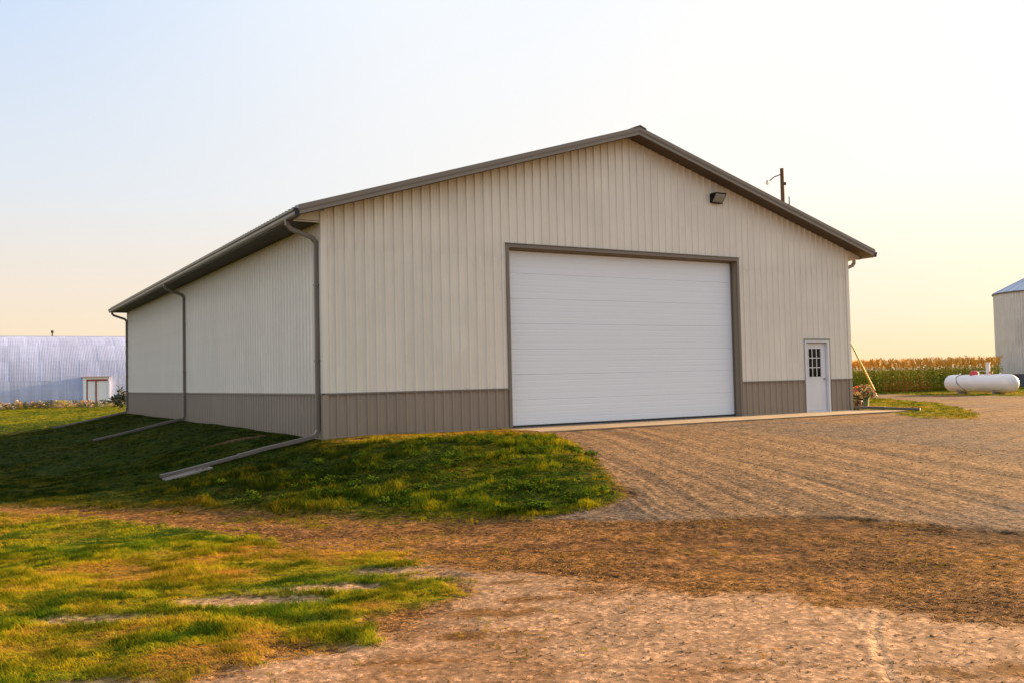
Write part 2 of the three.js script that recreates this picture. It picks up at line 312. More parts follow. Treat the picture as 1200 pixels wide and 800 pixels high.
// ------------------------------------------------------------------ the ground sheet
const steps = (list) => {                              // [from, [to, step0, step1] ...]
  const out = [list[0]]; let p = list[0];
  for (const [to, s0, s1] of list.slice(1)) { const start = p; while (p < to - 1e-6) { const s = lerp(s0, s1, (p - start) / (to - start)); p = p + s > to - s * .4 ? to : p + s; out.push(p); } }
  return out;
};
{
  const gx = steps([-1800, [-200, 400, 90], [-40, 40, 5], [-14, 3, .3], [-8, .2, .05], [4, .045, .045], [12, .06, .1], [40, .16, .8], [200, 2, 40], [1800, 100, 400]]);
  const gz = steps([-1800, [-200, 400, 90], [-40, 30, 1], [-4, .6, .15], [7, .12, .06], [17, .045, .045], [30, .1, 2], [200, 4, 60], [1800, 100, 400]]);
  const nx = gx.length, nz = gz.length, P = new Float32Array(nx * nz * 3), C = new Float32Array(nx * nz * 3), kind = new Uint8Array(nx * nz);
  const K = ['grass', 'drive', 'sand', 'dirt'];
  for (let j = 0; j < nz; j++) for (let i = 0; i < nx; i++) {
    const x = gx[i], z = gz[j], o = j * nx + i, w = cover(x, z);
    const sp = Math.max(i ? gx[i] - gx[i - 1] : 400, j ? gz[j] - gz[j - 1] : 400), nearBarn = sdf([[0, 0], [16.46, 0], [16.46, -26.5], [0, -26.5]], x, z);
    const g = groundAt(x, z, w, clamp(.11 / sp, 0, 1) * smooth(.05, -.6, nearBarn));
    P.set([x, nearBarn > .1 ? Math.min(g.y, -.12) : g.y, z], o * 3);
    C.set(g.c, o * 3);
    kind[o] = K.reduce((b, k, q) => (w[k] > w[K[b]] ? q : b), 0);
  }
  const normal = (i, j) => {
    const a = Math.max(i - 1, 0), b = Math.min(i + 1, nx - 1), c = Math.max(j - 1, 0), d = Math.min(j + 1, nz - 1);
    const sx = (P[(j * nx + b) * 3 + 1] - P[(j * nx + a) * 3 + 1]) / (gx[b] - gx[a]), sz = (P[(d * nx + i) * 3 + 1] - P[(c * nx + i) * 3 + 1]) / (gz[d] - gz[c]), l = Math.hypot(sx, 1, sz);
    return [-sx / l, 1 / l, -sz / l];
  };
  const NAMES = { grass: ['lawn'], drive: ['gravel_driveway'], sand: ['sandy_yard'], dirt: ['dirt_track'] };
  const LABEL = { grass: 'uneven lawn soil sloping away from the barn', drive: 'tan gravel driveway with wheel streaks before the overhead door', sand: 'pale sandy yard with thin wheel ruts, nearest the viewer', dirt: 'brown churned dirt track crossing between lawn and driveway' };
  K.forEach((k, q) => {
    const map = new Int32Array(nx * nz).fill(-1), p = [], n = [], c = [], uv = [], idx = [];
    const v = (i, j) => { const o = j * nx + i; if (map[o] < 0) { map[o] = p.length / 3; p.push(P[o * 3], P[o * 3 + 1], P[o * 3 + 2]); n.push(...normal(i, j)); c.push(C[o * 3], C[o * 3 + 1], C[o * 3 + 2]); uv.push(gx[i], gz[j]); } return map[o]; };
    for (let j = 0; j + 1 < nz; j++) for (let i = 0; i + 1 < nx; i++) if (kind[j * nx + i] === q) { const a = v(i, j), b = v(i + 1, j), d = v(i, j + 1), e = v(i + 1, j + 1); idx.push(a, d, b, b, d, e); }
    const g = new THREE.BufferGeometry();
    g.setAttribute('position', new THREE.Float32BufferAttribute(p, 3)); g.setAttribute('normal', new THREE.Float32BufferAttribute(n, 3)); g.setAttribute('color', new THREE.Float32BufferAttribute(c, 3)); g.setAttribute('uv', new THREE.Float32BufferAttribute(uv, 2));
    g.setIndex(idx);
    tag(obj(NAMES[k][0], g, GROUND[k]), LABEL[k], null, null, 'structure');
  });
}
const groundY = (x, z) => groundAt(x, z, cover(x, z), Math.hypot(x + 6.5, z - 18.8) < 20 ? .9 : .2).y;

// ------------------------------------------------------------------ barn
const W = 16.459, L = 26.518, HE = 4.555, HW = 0.914, SL = 0.30, CX = W / 2, OF = 0.511, OS = 0.639;
const rake = (x) => 7.249 - SL * Math.abs(x - CX);      // underside of the rake trim
const DX0 = 4.502, DX1 = 11.984, DH = 4.332, PX0 = 14.478, PX1 = 15.51, PH = 2.079;
const grime = dataTex(512, (u, v) => { const s = fbm(u * 40, v * 3, 4, 0), f = fbm(u * 6, v * 6, 4, 6); const t = .93 + (f - .5) * .07 + (s - .5) * .05; return [t, t, t * .995]; }, true);
const gloss = dataTex(256, (u, v) => [0, .8 + (fbm(u * 5, v * 5, 4, 5) - .5) * .5, 0]);
const M = {
  cream: [1, .985, 1.012].map((k) => mat([.83 * k, .78 * k, .68 * k], { map: rep(grime, .25), roughness: .5, roughnessMap: rep(gloss, .3) })),
  taupe: [1, .97, 1.03].map((k) => mat([.30 * k, .248 * k, .195 * k], { map: rep(grime, .25), roughness: .5, roughnessMap: rep(gloss, .3) })),
  trim: mat([.165, .138, .112], { roughness: .45, roughnessMap: rep(gloss, .4) }),
  trimPale: mat([.23, .20, .165], { roughness: .5, map: rep(grime, .4) }),
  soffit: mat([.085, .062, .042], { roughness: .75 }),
  roof: mat([.16, .145, .13], { roughness: .5 }),
  white: mat([.76, .78, .82], { roughness: .5, map: rep(grime, .2) }),
  doorWhite: mat([.71, .765, .82], { roughness: .48, roughnessMap: rep(gloss, .2) }),
  rubber: mat([.02, .02, .02], { roughness: .8 }),
  core: mat([.22, .18, .13], { roughness: .9 }),
  concrete: mat([.40, .285, .175], { roughness: .95, map: rep(grain(.1, .7)[0], .6) }),
  concreteGrey: mat([.24, .215, .185], { roughness: .95 }),
  black: new THREE.MeshPhysicalMaterial({ color: lin(.014, .013, .013), roughness: .7, specularIntensity: .3 }),
  glass: new THREE.MeshPhysicalMaterial({ color: lin(.30, .31, .34), roughness: .04, specularIntensity: .35, transmission: 1, thickness: 0 }),
  metal: mat([.45, .46, .47], { roughness: .35, metalness: .8 }),
};
const pick = (list) => list[Math.floor(rnd() * list.length)];
const barn = thing('pole_barn', 'large cream metal barn with taupe wainscot, low gable and wide white overhead door', 'barn');
// one ribbed sheet: u runs along the wall, d out of it
const RIB = 0.2286;
function ribProfile(u0, u1, cuts = []) {
  const us = [];
  for (let k = Math.floor(u0 / RIB) - 1; k <= Math.ceil(u1 / RIB) + 1; k++) {
    const b = k * RIB + 0.06;
    for (const [o, d] of [[-.032, 0], [-.014, .029], [.014, .029], [.032, 0], [.066, 0], [.076, .005], [.086, 0], [.142, 0], [.152, .005], [.162, 0]]) us.push([b + o, d]);
  }
  const at = (u) => { for (let i = 1; i < us.length; i++) if (u <= us[i][0]) return lerp(us[i - 1][1], us[i][1], (u - us[i - 1][0]) / (us[i][0] - us[i - 1][0])); return 0; };
  const out = us.filter(([u]) => u > u0 + 1e-4 && u < u1 - 1e-4);
  for (const u of [u0, u1, ...cuts.filter((c) => c > u0 && c < u1)]) out.push([u, at(u)]);
  return out.sort((a, b) => a[0] - b[0]);
}
function sheet(u0, u1, yb, yt, place, cuts) {
  const p = ribProfile(u0, u1, cuts), q = [];
  for (let i = 0; i + 1 < p.length; i++) {
    const [a, da] = p[i], [b, db] = p[i + 1], m = (a + b) / 2, lo = yb(m, a), lo2 = yb(m, b), hi = yt(a), hi2 = yt(b);
    if (hi <= lo) continue;
    q.push([place(a, lo, da), place(b, lo2, db), place(b, hi2, db), place(a, hi, da)]);
  }
  return q.length ? soup(q) : null;
}
const front = (u, y, d) => [u, y, d + .004], leftWall = (u, y, d) => [-d - .004, y, u];
reseed(77);
const SHEET = 0.9144;
for (let k = 0; k < 18; k++) {
  const u0 = k * SHEET, u1 = Math.min(W, u0 + SHEET);
  const inDoor = (m) => m > DX0 + .05 && m < DX1 - .05, inMan = (m) => m > PX0 + .03 && m < PX1 - .03;
  const up = sheet(u0, u1, (m) => (inDoor(m) ? DH - .04 : inMan(m) ? PH - .03 : HW + .012), (u) => rake(u) + .03, front, [DX0 + .05, DX1 - .05, PX0 + .03, PX1 - .03, CX]);
  if (up) obj('siding_panel', up, pick(M.cream), barn);
  const low = sheet(u0, u1, (m) => (inDoor(m) || inMan(m) ? 9 : -.03), () => HW - .012, front, [DX0 + .05, DX1 - .05, PX0 + .03, PX1 - .03]);
  if (low) obj('wainscot_panel', low, pick(M.taupe), barn);
}
for (let k = 0; k < 29; k++) {
  const u0 = -(k + 1) * SHEET, u1 = -k * SHEET;
  obj('siding_panel', sheet(u0, u1, () => HW + .012, () => HE + .03, leftWall), pick(M.cream), barn);
  obj('wainscot_panel', sheet(u0, u1, () => -.03, () => HW - .012, leftWall), pick(M.taupe), barn);
}
// the two walls turned away: the same ribbed sheets, joined
obj('side_wall', [sheet(-L, 0, () => HW, () => HE + .03, (u, y, d) => [W + d + .004, y, u])], M.cream[0], barn);
obj('side_wainscot', [sheet(-L, 0, () => -.03, () => HW - .012, (u, y, d) => [W + d + .004, y, u])], M.taupe[0], barn);
obj('back_wall', [sheet(0, W, () => -.03, (u) => rake(u) + .03, (u, y, d) => [u, y, -L - d - .004], [CX])], M.cream[0], barn);
// solid wall frame behind the sheets
{
  const s = new THREE.Shape([[0, -.3], [W, -.3], [W, HE + .2], [CX, rake(CX)], [0, HE + .2]].map((p) => new THREE.Vector2(...p)));
  const hole = (a, b, c, d) => s.holes.push(new THREE.Path([[a, c], [a, d], [b, d], [b, c]].map((p) => new THREE.Vector2(...p))));
  hole(DX0 + .09, DX1 - .09, -.05, DH - .09); hole(PX0 + .06, PX1 - .06, -.04, PH - .05);
  const f = new THREE.ExtrudeGeometry(s, { depth: .14, bevelEnabled: false }).translate(0, 0, -.142);
  obj('wall_frame', [f, bx(.002, .14, -.3, HE + .1, -L + .01, -.15), bx(W - .14, W - .002, -.3, HE + .1, -L + .01, -.15), bx(.15, W - .15, -.3, 5, -L + .01, -L + .12)], M.core, barn);
  obj('floor_slab', bx(.15, W - .15, -.2, -.01, -L + .13, -.145), M.concreteGrey, barn);
}
// wainscot ledge, base strip, corners
obj('wainscot_ledge', [bx(0, DX0, HW - .018, HW + .018, .002, .043), bx(DX1, PX0, HW - .018, HW + .018, .002, .043), bx(PX1, W, HW - .018, HW + .018, .002, .043), bx(-.043, -.002, HW - .018, HW + .018, -L, -.002)], M.trim, barn);
obj('base_strip', [bx(0, DX0, -.34, .015, .002, .026), bx(DX1, PX0, -.3, .015, .002, .026), bx(PX1, W, -.3, .015, .002, .026), bx(-.012, -.002, -.45, -.012, -L, -.002)], M.taupe[0], barn);
for (const [x, z, y0, y1, m] of [[0, 0, HW + .02, HE + .22, M.cream[2]], [0, 0, -.3, HW - .02, M.taupe[2]], [W, 0, HW + .02, HE + .22, M.cream[2]], [W, 0, -.3, HW - .02, M.taupe[2]], [0, -L, HW + .02, HE, M.cream[2]], [0, -L, -.3, HW - .02, M.taupe[2]]]) {
  const sx = x ? -1 : 1, sz = z ? 1 : -1, e = .040, a = .085;
  const span = (p, q) => [Math.min(p, q), Math.max(p, q)];
  const [ax, cx2] = span(x - sx * e, x + sx * a), [az, cz2] = span(z - sz * e, z - sz * .001), [ex, fx] = span(x - sx * e, x - sx * .001), [ez, fz] = span(z - sz * .0, z + sz * a);
  obj('corner_trim', [bx(ax, cx2, y0, y1, az, cz2), bx(ex, fx, y0, y1, ez, fz)], m, barn);
}
// roof
function slopeBar(x0, x1, a0, a1, z0, z1) {
  const p = (x, a, z) => [x, rake(x) + a, z];
  return hexa([p(x0, a0, z1), p(x1, a0, z1), p(x1, a0, z0), p(x0, a0, z0), p(x0, a1, z1), p(x1, a1, z1), p(x1, a1, z0), p(x0, a1, z0)]);
}
const XL = -OS - .03, XR = W + OS + .03;
for (const [x0, x1] of [[XL, CX], [CX, XR]]) {
  obj('rake_fascia', slopeBar(x0, x1, 0, .100, OF - .03, OF), M.trimPale, barn); obj('rake_fascia', slopeBar(x0, x1, 0, .100, -L - OF, -L - OF + .03), M.trimPale, barn);
  obj('rake_trim', [slopeBar(x0, x1, .102, .198, OF - .05, OF + .022), slopeBar(x0, x1, .082, .103, OF + .001, OF + .014)], M.trim, barn); obj('rake_trim', slopeBar(x0, x1, .102, .198, -L - OF - .022, -L - OF + .05), M.trim, barn);
  const ribs = [slopeBar(x0, x1, .145, .192, -L - OF + .05, OF - .05)];
  for (let z = OF - .2; z > -L - OF + .1; z -= RIB) ribs.push(slopeBar(x0, x1, .192, .208, z - .02, z + .02));
  obj('roof_slope', ribs, M.roof, barn);
  const n = 22;
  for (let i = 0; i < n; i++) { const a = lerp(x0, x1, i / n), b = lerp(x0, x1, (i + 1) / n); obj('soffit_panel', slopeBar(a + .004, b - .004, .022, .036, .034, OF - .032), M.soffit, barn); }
}
{
  const zz = [OF + .04, -L - OF - .04], ridge = [];
  for (const s of [-1, 1]) { const x1 = CX + s * .2; ridge.push(hexa([[CX, rake(CX) + .215, zz[0]], [x1, rake(x1) + .202, zz[0]], [x1, rake(x1) + .202, zz[1]], [CX, rake(CX) + .215, zz[1]], [CX, rake(CX) + .24, zz[0]], [x1, rake(x1) + .225, zz[0]], [x1, rake(x1) + .225, zz[1]], [CX, rake(CX) + .24, zz[1]]])); }
  obj('ridge_cap', ridge, M.trim, barn);
}
for (const s of [-1, 1]) {                            // both eaves
  const X = (d) => (s < 0 ? -d : W + d), span = (a, b) => [Math.min(X(a), X(b)), Math.max(X(a), X(b))];
  const [fa, fb] = span(OS - .022, OS), zA = OF - .035, zB = -L - OF + .035;
  obj('eave_fascia', bx(fa, fb, HE - .012, rake(X(OS)) + .143, zB, zA), M.trim, barn);
  const [sa, sb] = span(.006, OS - .024), n = s < 0 ? 67 : 1;
  const soffitZ0 = -L - .05, soffitZ1 = .02;
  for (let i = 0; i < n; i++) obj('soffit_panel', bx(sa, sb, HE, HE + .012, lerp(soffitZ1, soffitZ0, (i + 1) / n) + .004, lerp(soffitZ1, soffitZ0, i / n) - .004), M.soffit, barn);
  // little sheeted triangle that closes the box eave at the front and at the back
  for (const z of [.012, -L - .012]) {
    const t = [[X(OS - .03), HE - .012], [X(.034), HE - .012], [X(.034), rake(X(.034)) + .03], [X(OS - .03), rake(X(OS - .03)) + .03]];
    obj('eave_return', [soup([s < 0 ? t.map(([x, y]) => [x, y, z]) : rev(t).map(([x, y]) => [x, y, z])]), bx(...span(.034, OS - .03), HE - .03, HE - .004, z - .012, z + .022)], M.cream[1], barn);
  }
  // gutter: K profile
  const prof = [[0, .145], [0, 0], [.085, 0], [.098, .03], [.102, .075], [.125, .105], [.128, .145], [.118, .145], [.116, .11], [.092, .078], [.088, .034], [.08, .008], [.008, .008], [.008, .145]];
  const sh = new THREE.Shape(prof.map(([a, b]) => new THREE.Vector2(a, b)));
  let g = new THREE.ExtrudeGeometry(sh, { depth: L + 2 * OF - .01, bevelEnabled: false });
  const caps = new THREE.ExtrudeGeometry(new THREE.Shape(prof.slice(0, 7).map(([a, b]) => new THREE.Vector2(a, b))), { depth: .012, bevelEnabled: false });
  const put = (k, z) => { const c = k.clone(); if (s < 0) { c.scale(-1, 1, 1); const ix = c.index ? c.index.array : null; if (!ix) { const p = c.attributes.position.array; for (let i = 0; i < p.length; i += 9) for (let q = 0; q < 3; q++) { const t = p[i + 3 + q]; p[i + 3 + q] = p[i + 6 + q]; p[i + 6 + q] = t; } } c.computeVertexNormals(); } return c.translate(X(OS + .003), HE + .005, z); };
  const gut = obj('gutter', put(g, -L - OF + .005), M.trim, barn);
  obj('end_cap', [put(caps, OF - .003), put(caps, -L - OF - .008)], M.rubber, gut);
}
// downspouts
for (const [s, z, foot] of [[-1, -.16, 1], [-1, -13.73, 1], [-1, -26.3, 1], [1, -.28, 1]]) {
  const X = (d) => (s < 0 ? -d : W + d);
  const d = obj('downspout', rectSweep([[X(OS + .055), HE + .03, z], [X(OS + .055), HE - .09, z], [X(OS - .02), HE - .17, z], [X(.16), HE - .33, z], [X(.085), HE - .42, z], [X(.085), .16, z], [X(.13), .06, z], [X(.22), .01, z]], .095, .072, [0, 0, 1]), M.trim, barn);
  for (const y of [3.2, 1.6]) obj('strap', bx(Math.min(X(.03), X(.135)), Math.max(X(.03), X(.135)), y, y + .035, z - .062, z + .062), M.trim, d);
}
// overhead door
{
  const o = new THREE.Group(); o.name = 'overhead_door'; barn.add(o);
  const n = 7, h = (DH - .06 - .03) / n, zf = -.20;
  for (let k = 0; k < n; k++) {
    const y0 = .03 + k * h, pr = [[0, -.009], [.006, -.002], [.012, 0]];
    for (let r = 1; r < 4; r++) { const y = r * h / 4; pr.push([y - .02, 0], [y - .008, -.0016], [y + .008, -.0016], [y + .02, 0]); }
    pr.push([h - .012, 0], [h - .006, -.002], [h, -.009]);
    const q = [], nx = 6;
    for (let i = 0; i + 1 < pr.length; i++) for (let j = 0; j < nx; j++) {
      const a = lerp(DX0 + .06, DX1 - .06, j / nx), b = lerp(DX0 + .06, DX1 - .06, (j + 1) / nx);
      const wv = (x, y) => zf + (fbm(x * .9 + k * 5, y * 1.5, 2) - .5) * .006;
      q.push([[a, y0 + pr[i][0], wv(a, k) + pr[i][1]], [b, y0 + pr[i][0], wv(b, k) + pr[i][1]], [b, y0 + pr[i + 1][0], wv(b, k) + pr[i + 1][1]], [a, y0 + pr[i + 1][0], wv(a, k) + pr[i + 1][1]]]);
    }
    q.push([[DX0 + .06, y0, zf - .05], [DX1 - .06, y0, zf - .05], [DX1 - .06, y0 + h, zf - .05], [DX0 + .06, y0 + h, zf - .05]]);
    obj('door_section', soup(q), M.doorWhite, o);
  }
  obj('bottom_seal', bx(DX0 + .06, DX1 - .06, -.03, .032, zf - .03, zf + .01), M.rubber, o);
  const jz = -.27;
  for (const [a, b] of [[DX0, DX0 + .078], [DX1 - .078, DX1]]) obj('door_jamb', bx(a, b, -.05, DH - .081, jz, .043), M.trim, o);
  obj('door_header', [bx(DX0, DX1, DH - .078, DH, jz, .043), bx(DX0 - .02, DX1 + .02, DH + .002, DH + .022, .003, .062)], M.trim, o);
  // rubber weather strips against the sections
  obj('weather_strip', [bx(DX0 + .097, DX0 + .125, .03, DH - .13, zf + .012, zf + .022), bx(DX1 - .125, DX1 - .097, .03, DH - .13, zf + .012, zf + .022), bx(DX0 + .097, DX1 - .097, DH - .13, DH - .1, zf + .012, zf + .022)], M.trimPale, o);
}
// service door
{
  const a = PX0 + .085, b = PX1 - .085, s = new THREE.Shape([[a, .035], [b, .035], [b, PH - .085], [a, PH - .085]].map((p) => new THREE.Vector2(...p)));
  const wx0 = 14.70, wx1 = 15.24, wy0 = 1.0, wy1 = 1.84;
  s.holes.push(new THREE.Path([[wx0, wy0], [wx0, wy1], [wx1, wy1], [wx1, wy0]].map((p) => new THREE.Vector2(...p))));
  const leaf = obj('service_door', new THREE.ExtrudeGeometry(s, { depth: .045, bevelEnabled: false }).translate(0, 0, -.085), M.white, barn);
  const f = .072;
  obj('door_frame', [bx(PX0, PX0 + f, -.03, PH - f, -.13, .050), bx(PX1 - f, PX1, -.03, PH - f, -.13, .050), bx(PX0, PX1, PH - f, PH, -.13, .050), bx(PX0 + f, PX1 - f, -.03, .03, -.13, .0)], M.white, leaf);
  obj('drip_cap', [bx(PX0 - .03, PX1 + .03, PH + .003, PH + .03, .003, .068), bx(PX1 + .002, PX1 + .022, -.03, PH, .003, .042), bx(PX0 - .022, PX0 - .002, -.03, PH, .003, .042)], M.trim, leaf);
  for (let i = 0; i < 3; i++) for (let j = 0; j < 3; j++) obj('pane', bx(lerp(wx0, wx1, i / 3) + .016, lerp(wx0, wx1, (i + 1) / 3) - .016, lerp(wy0, wy1, j / 3) + .016, lerp(wy0, wy1, (j + 1) / 3) - .016, -.068, -.064), M.glass, leaf);
  const mt = [bx(wx0 - .035, wx0 + .012, wy0 - .035, wy1 + .035, -.038, -.028), bx(wx1 - .012, wx1 + .035, wy0 - .035, wy1 + .035, -.038, -.028), bx(wx0 + .012, wx1 - .012, wy0 - .035, wy0 + .012, -.0385, -.0285), bx(wx0 + .012, wx1 - .012, wy1 - .012, wy1 + .035, -.0385, -.0285)];
  for (let i = 1; i < 3; i++) { const x = lerp(wx0, wx1, i / 3), y = lerp(wy0, wy1, i / 3); mt.push(bx(x - .012, x + .012, wy0, wy1, -.055, -.042), bx(wx0, wx1, y - .012, y + .012, -.0545, -.0415)); }
  obj('muntin', mt, M.white, leaf);
  obj('door_knob', [new THREE.CylinderGeometry(.028, .028, .012, 16).rotateX(Math.PI / 2).translate(b - .07, .95, -.034), new THREE.SphereGeometry(.03, 14, 10).translate(b - .07, .95, .01), new THREE.CylinderGeometry(.012, .012, .04, 10).rotateX(Math.PI / 2).translate(b - .07, .95, -.015)], M.metal, leaf);
  for (const y of [.3, 1.05, 1.8]) obj('hinge', bx(a - .006, a + .02, y - .05, y + .05, -.039, -.03), M.metal, leaf);
}
{
  const g = bx(DX0 - .15, W + .55, -.34, -.022, .03, 1.55), p = g.attributes.position;
  const n = new THREE.PlaneGeometry(DX1 - DX0 - .2, .3).rotateX(-Math.PI / 2).translate((DX0 + DX1) / 2, -.023, -.1);
  tag(obj('concrete_apron', [g, n], M.concrete), 'narrow tan concrete apron along the foot of the overhead door', null, null, 'structure');
}
// floodlight over the door
{
  const t = thing('floodlight', 'black floodlight with pale glass under the gable, above the overhead door', 'floodlight', [11.19, 5.93, .03]);
  const s = new THREE.Shape([[0, -.17], [.10, -.17], [.30, .06], [.33, .16], [0, .16]].map((p) => new THREE.Vector2(...p)));
  const body = new THREE.ExtrudeGeometry(s, { depth: .012, bevelEnabled: false }).rotateY(-Math.PI / 2);   // shape x -> z
  obj('housing', [body.clone().translate(-.27, 0, 0), body.clone().translate(.282, 0, 0), bx(-.282, .282, .16, .19, 0, .36), bx(-.28, .28, -.17, .16, -.02, .03), bx(-.282, .282, -.19, -.165, 0, .12)], M.black, t);
  obj('lens', soup([[[-.265, -.162, .10], [.265, -.162, .10], [.265, .05, .285], [-.265, .05, .285]], [[-.265, .05, .285], [.265, .05, .285], [.265, .15, .315], [-.265, .15, .315]]]), mat([.26, .28, .27], { roughness: .15 }), t);
  obj('mounting_plate', bx(-.12, .12, -.1, .1, -.035, -.022), M.black, t);
  t.scale.setScalar(.68);
}

// ------------------------------------------------------------------ drain pipes at the feet of the downspouts
const pipeMat = mat([.12, .10, .082], { roughness: .75, roughnessMap: rep(gloss, 1) });
function drain(label, x0, z0, x1, z1, w = .11, h = .085) {
  const t = thing('drain_pipe', label, 'drain pipe', [0, 0, 0], 0, 'drain pipes leading away from the barn');
  const N = 6, pts = [], y = (x, z) => groundY(x, z) + h * .5 + .05;
  for (let i = 0; i <= N; i++) { const x = lerp(x0, x1, i / N), z = lerp(z0, z1, i / N); pts.push([x, i ? y(x, z) - i * .006 : Math.max(.02, y(x, z)), z]); }
  for (let i = 1; i < N; i++) pts[i][1] = lerp(pts[i][1], lerp(pts[0][1], pts[N][1], i / N), .6);
  const sweep = (a, ww, hh) => rectSweep(a, ww, hh);
  obj('upper_pipe', sweep(pts.slice(0, 4), w, h), pipeMat, t);
  obj('lower_pipe', sweep(pts.slice(3), w * .86, h * .84), pipeMat, t);
  const c = pts[3], d = new THREE.Vector3(pts[3][0] - pts[2][0], pts[3][1] - pts[2][1], pts[3][2] - pts[2][2]).normalize();
  obj('collar', sweep([[c[0] - d.x * .04, c[1] - d.y * .04, c[2] - d.z * .04], [c[0] + d.x * .03, c[1] + d.y * .03, c[2] + d.z * .03]], w * 1.12, h * 1.12), pipeMat, t);
  return pts;
}
drain('brown drain pipe running down the grass from the front corner downspout', -.20, -.17, -3.22, -.36, .115, .085);
drain('thin brown drain pipe below the middle downspout of the side wall', -.2, -13.73, -2.9, -13.85);
drain('brown drain pipe at the far rear corner of the side wall', -.2, -26.3, -3.0, -27.6);
drain('grey drain pipe lying on grass beside the flower pot', W + .22, -.28, W + 1.15, 1.5);
{
  const x = -2.75, z = -.10, y = groundY(x, z), t = thing('splash_block', 'flat grey concrete splash block at the low end of the nearest drain pipe', 'splash block', [x, y + .02, z], .08);
  t.rotation.z = .19;
  obj('slab', bx(-.45, .45, -.08, .0, -.15, .15), M.concreteGrey, t);
  obj('curb', [bx(-.45, .45, .0, .022, -.15, -.11), bx(-.45, .45, .0, .022, .11, .15), bx(.40, .45, .0, .02, -.11, .11)], M.concreteGrey, t);
}

// ------------------------------------------------------------------ grass blades
function tuft(n, spread, lean, hgt, wid, s) {
  reseed(s);
  const p = [], q = [], v = (x, y, z) => p.push(x, y, z);
  for (let i = 0; i < n; i++) {
    const a = rr(0, 6.283), r = spread * Math.sqrt(rnd()), x = Math.cos(a) * r, z = Math.sin(a) * r, b = rr(0, 6.283), h = hgt * rr(.55, 1.15), l = lean * h * rr(.3, 1.2), w = wid * rr(.7, 1.2);
    const dx = Math.cos(b), dz = Math.sin(b), px = -dz * w / 2, pz = dx * w / 2, o = p.length / 3;
    v(x - px, -.015, z - pz); v(x + px, -.015, z + pz); v(x + dx * l * .3 - px * .8, h * .55, z + dz * l * .3 - pz * .8); v(x + dx * l * .3 + px * .8, h * .55, z + dz * l * .3 + pz * .8); v(x + dx * l, h * .97, z + dz * l);
    q.push(o, o + 1, o + 3, o, o + 3, o + 2, o + 2, o + 3, o + 4);
  }
  const g = new THREE.BufferGeometry(); g.setAttribute('position', new THREE.Float32BufferAttribute(p, 3)); g.setIndex(q); g.computeVertexNormals(); return g;
}
const bladeMat = new THREE.MeshPhysicalMaterial({ color: lin(1, 1, 1), roughness: .95, specularIntensity: .06, transmission: .32, thickness: 0, side: THREE.DoubleSide });
const TUFT = tuft(9, .6, 1.0, 1, .075, 5);             // unit tuft: height 1, spread .6, scaled per copy
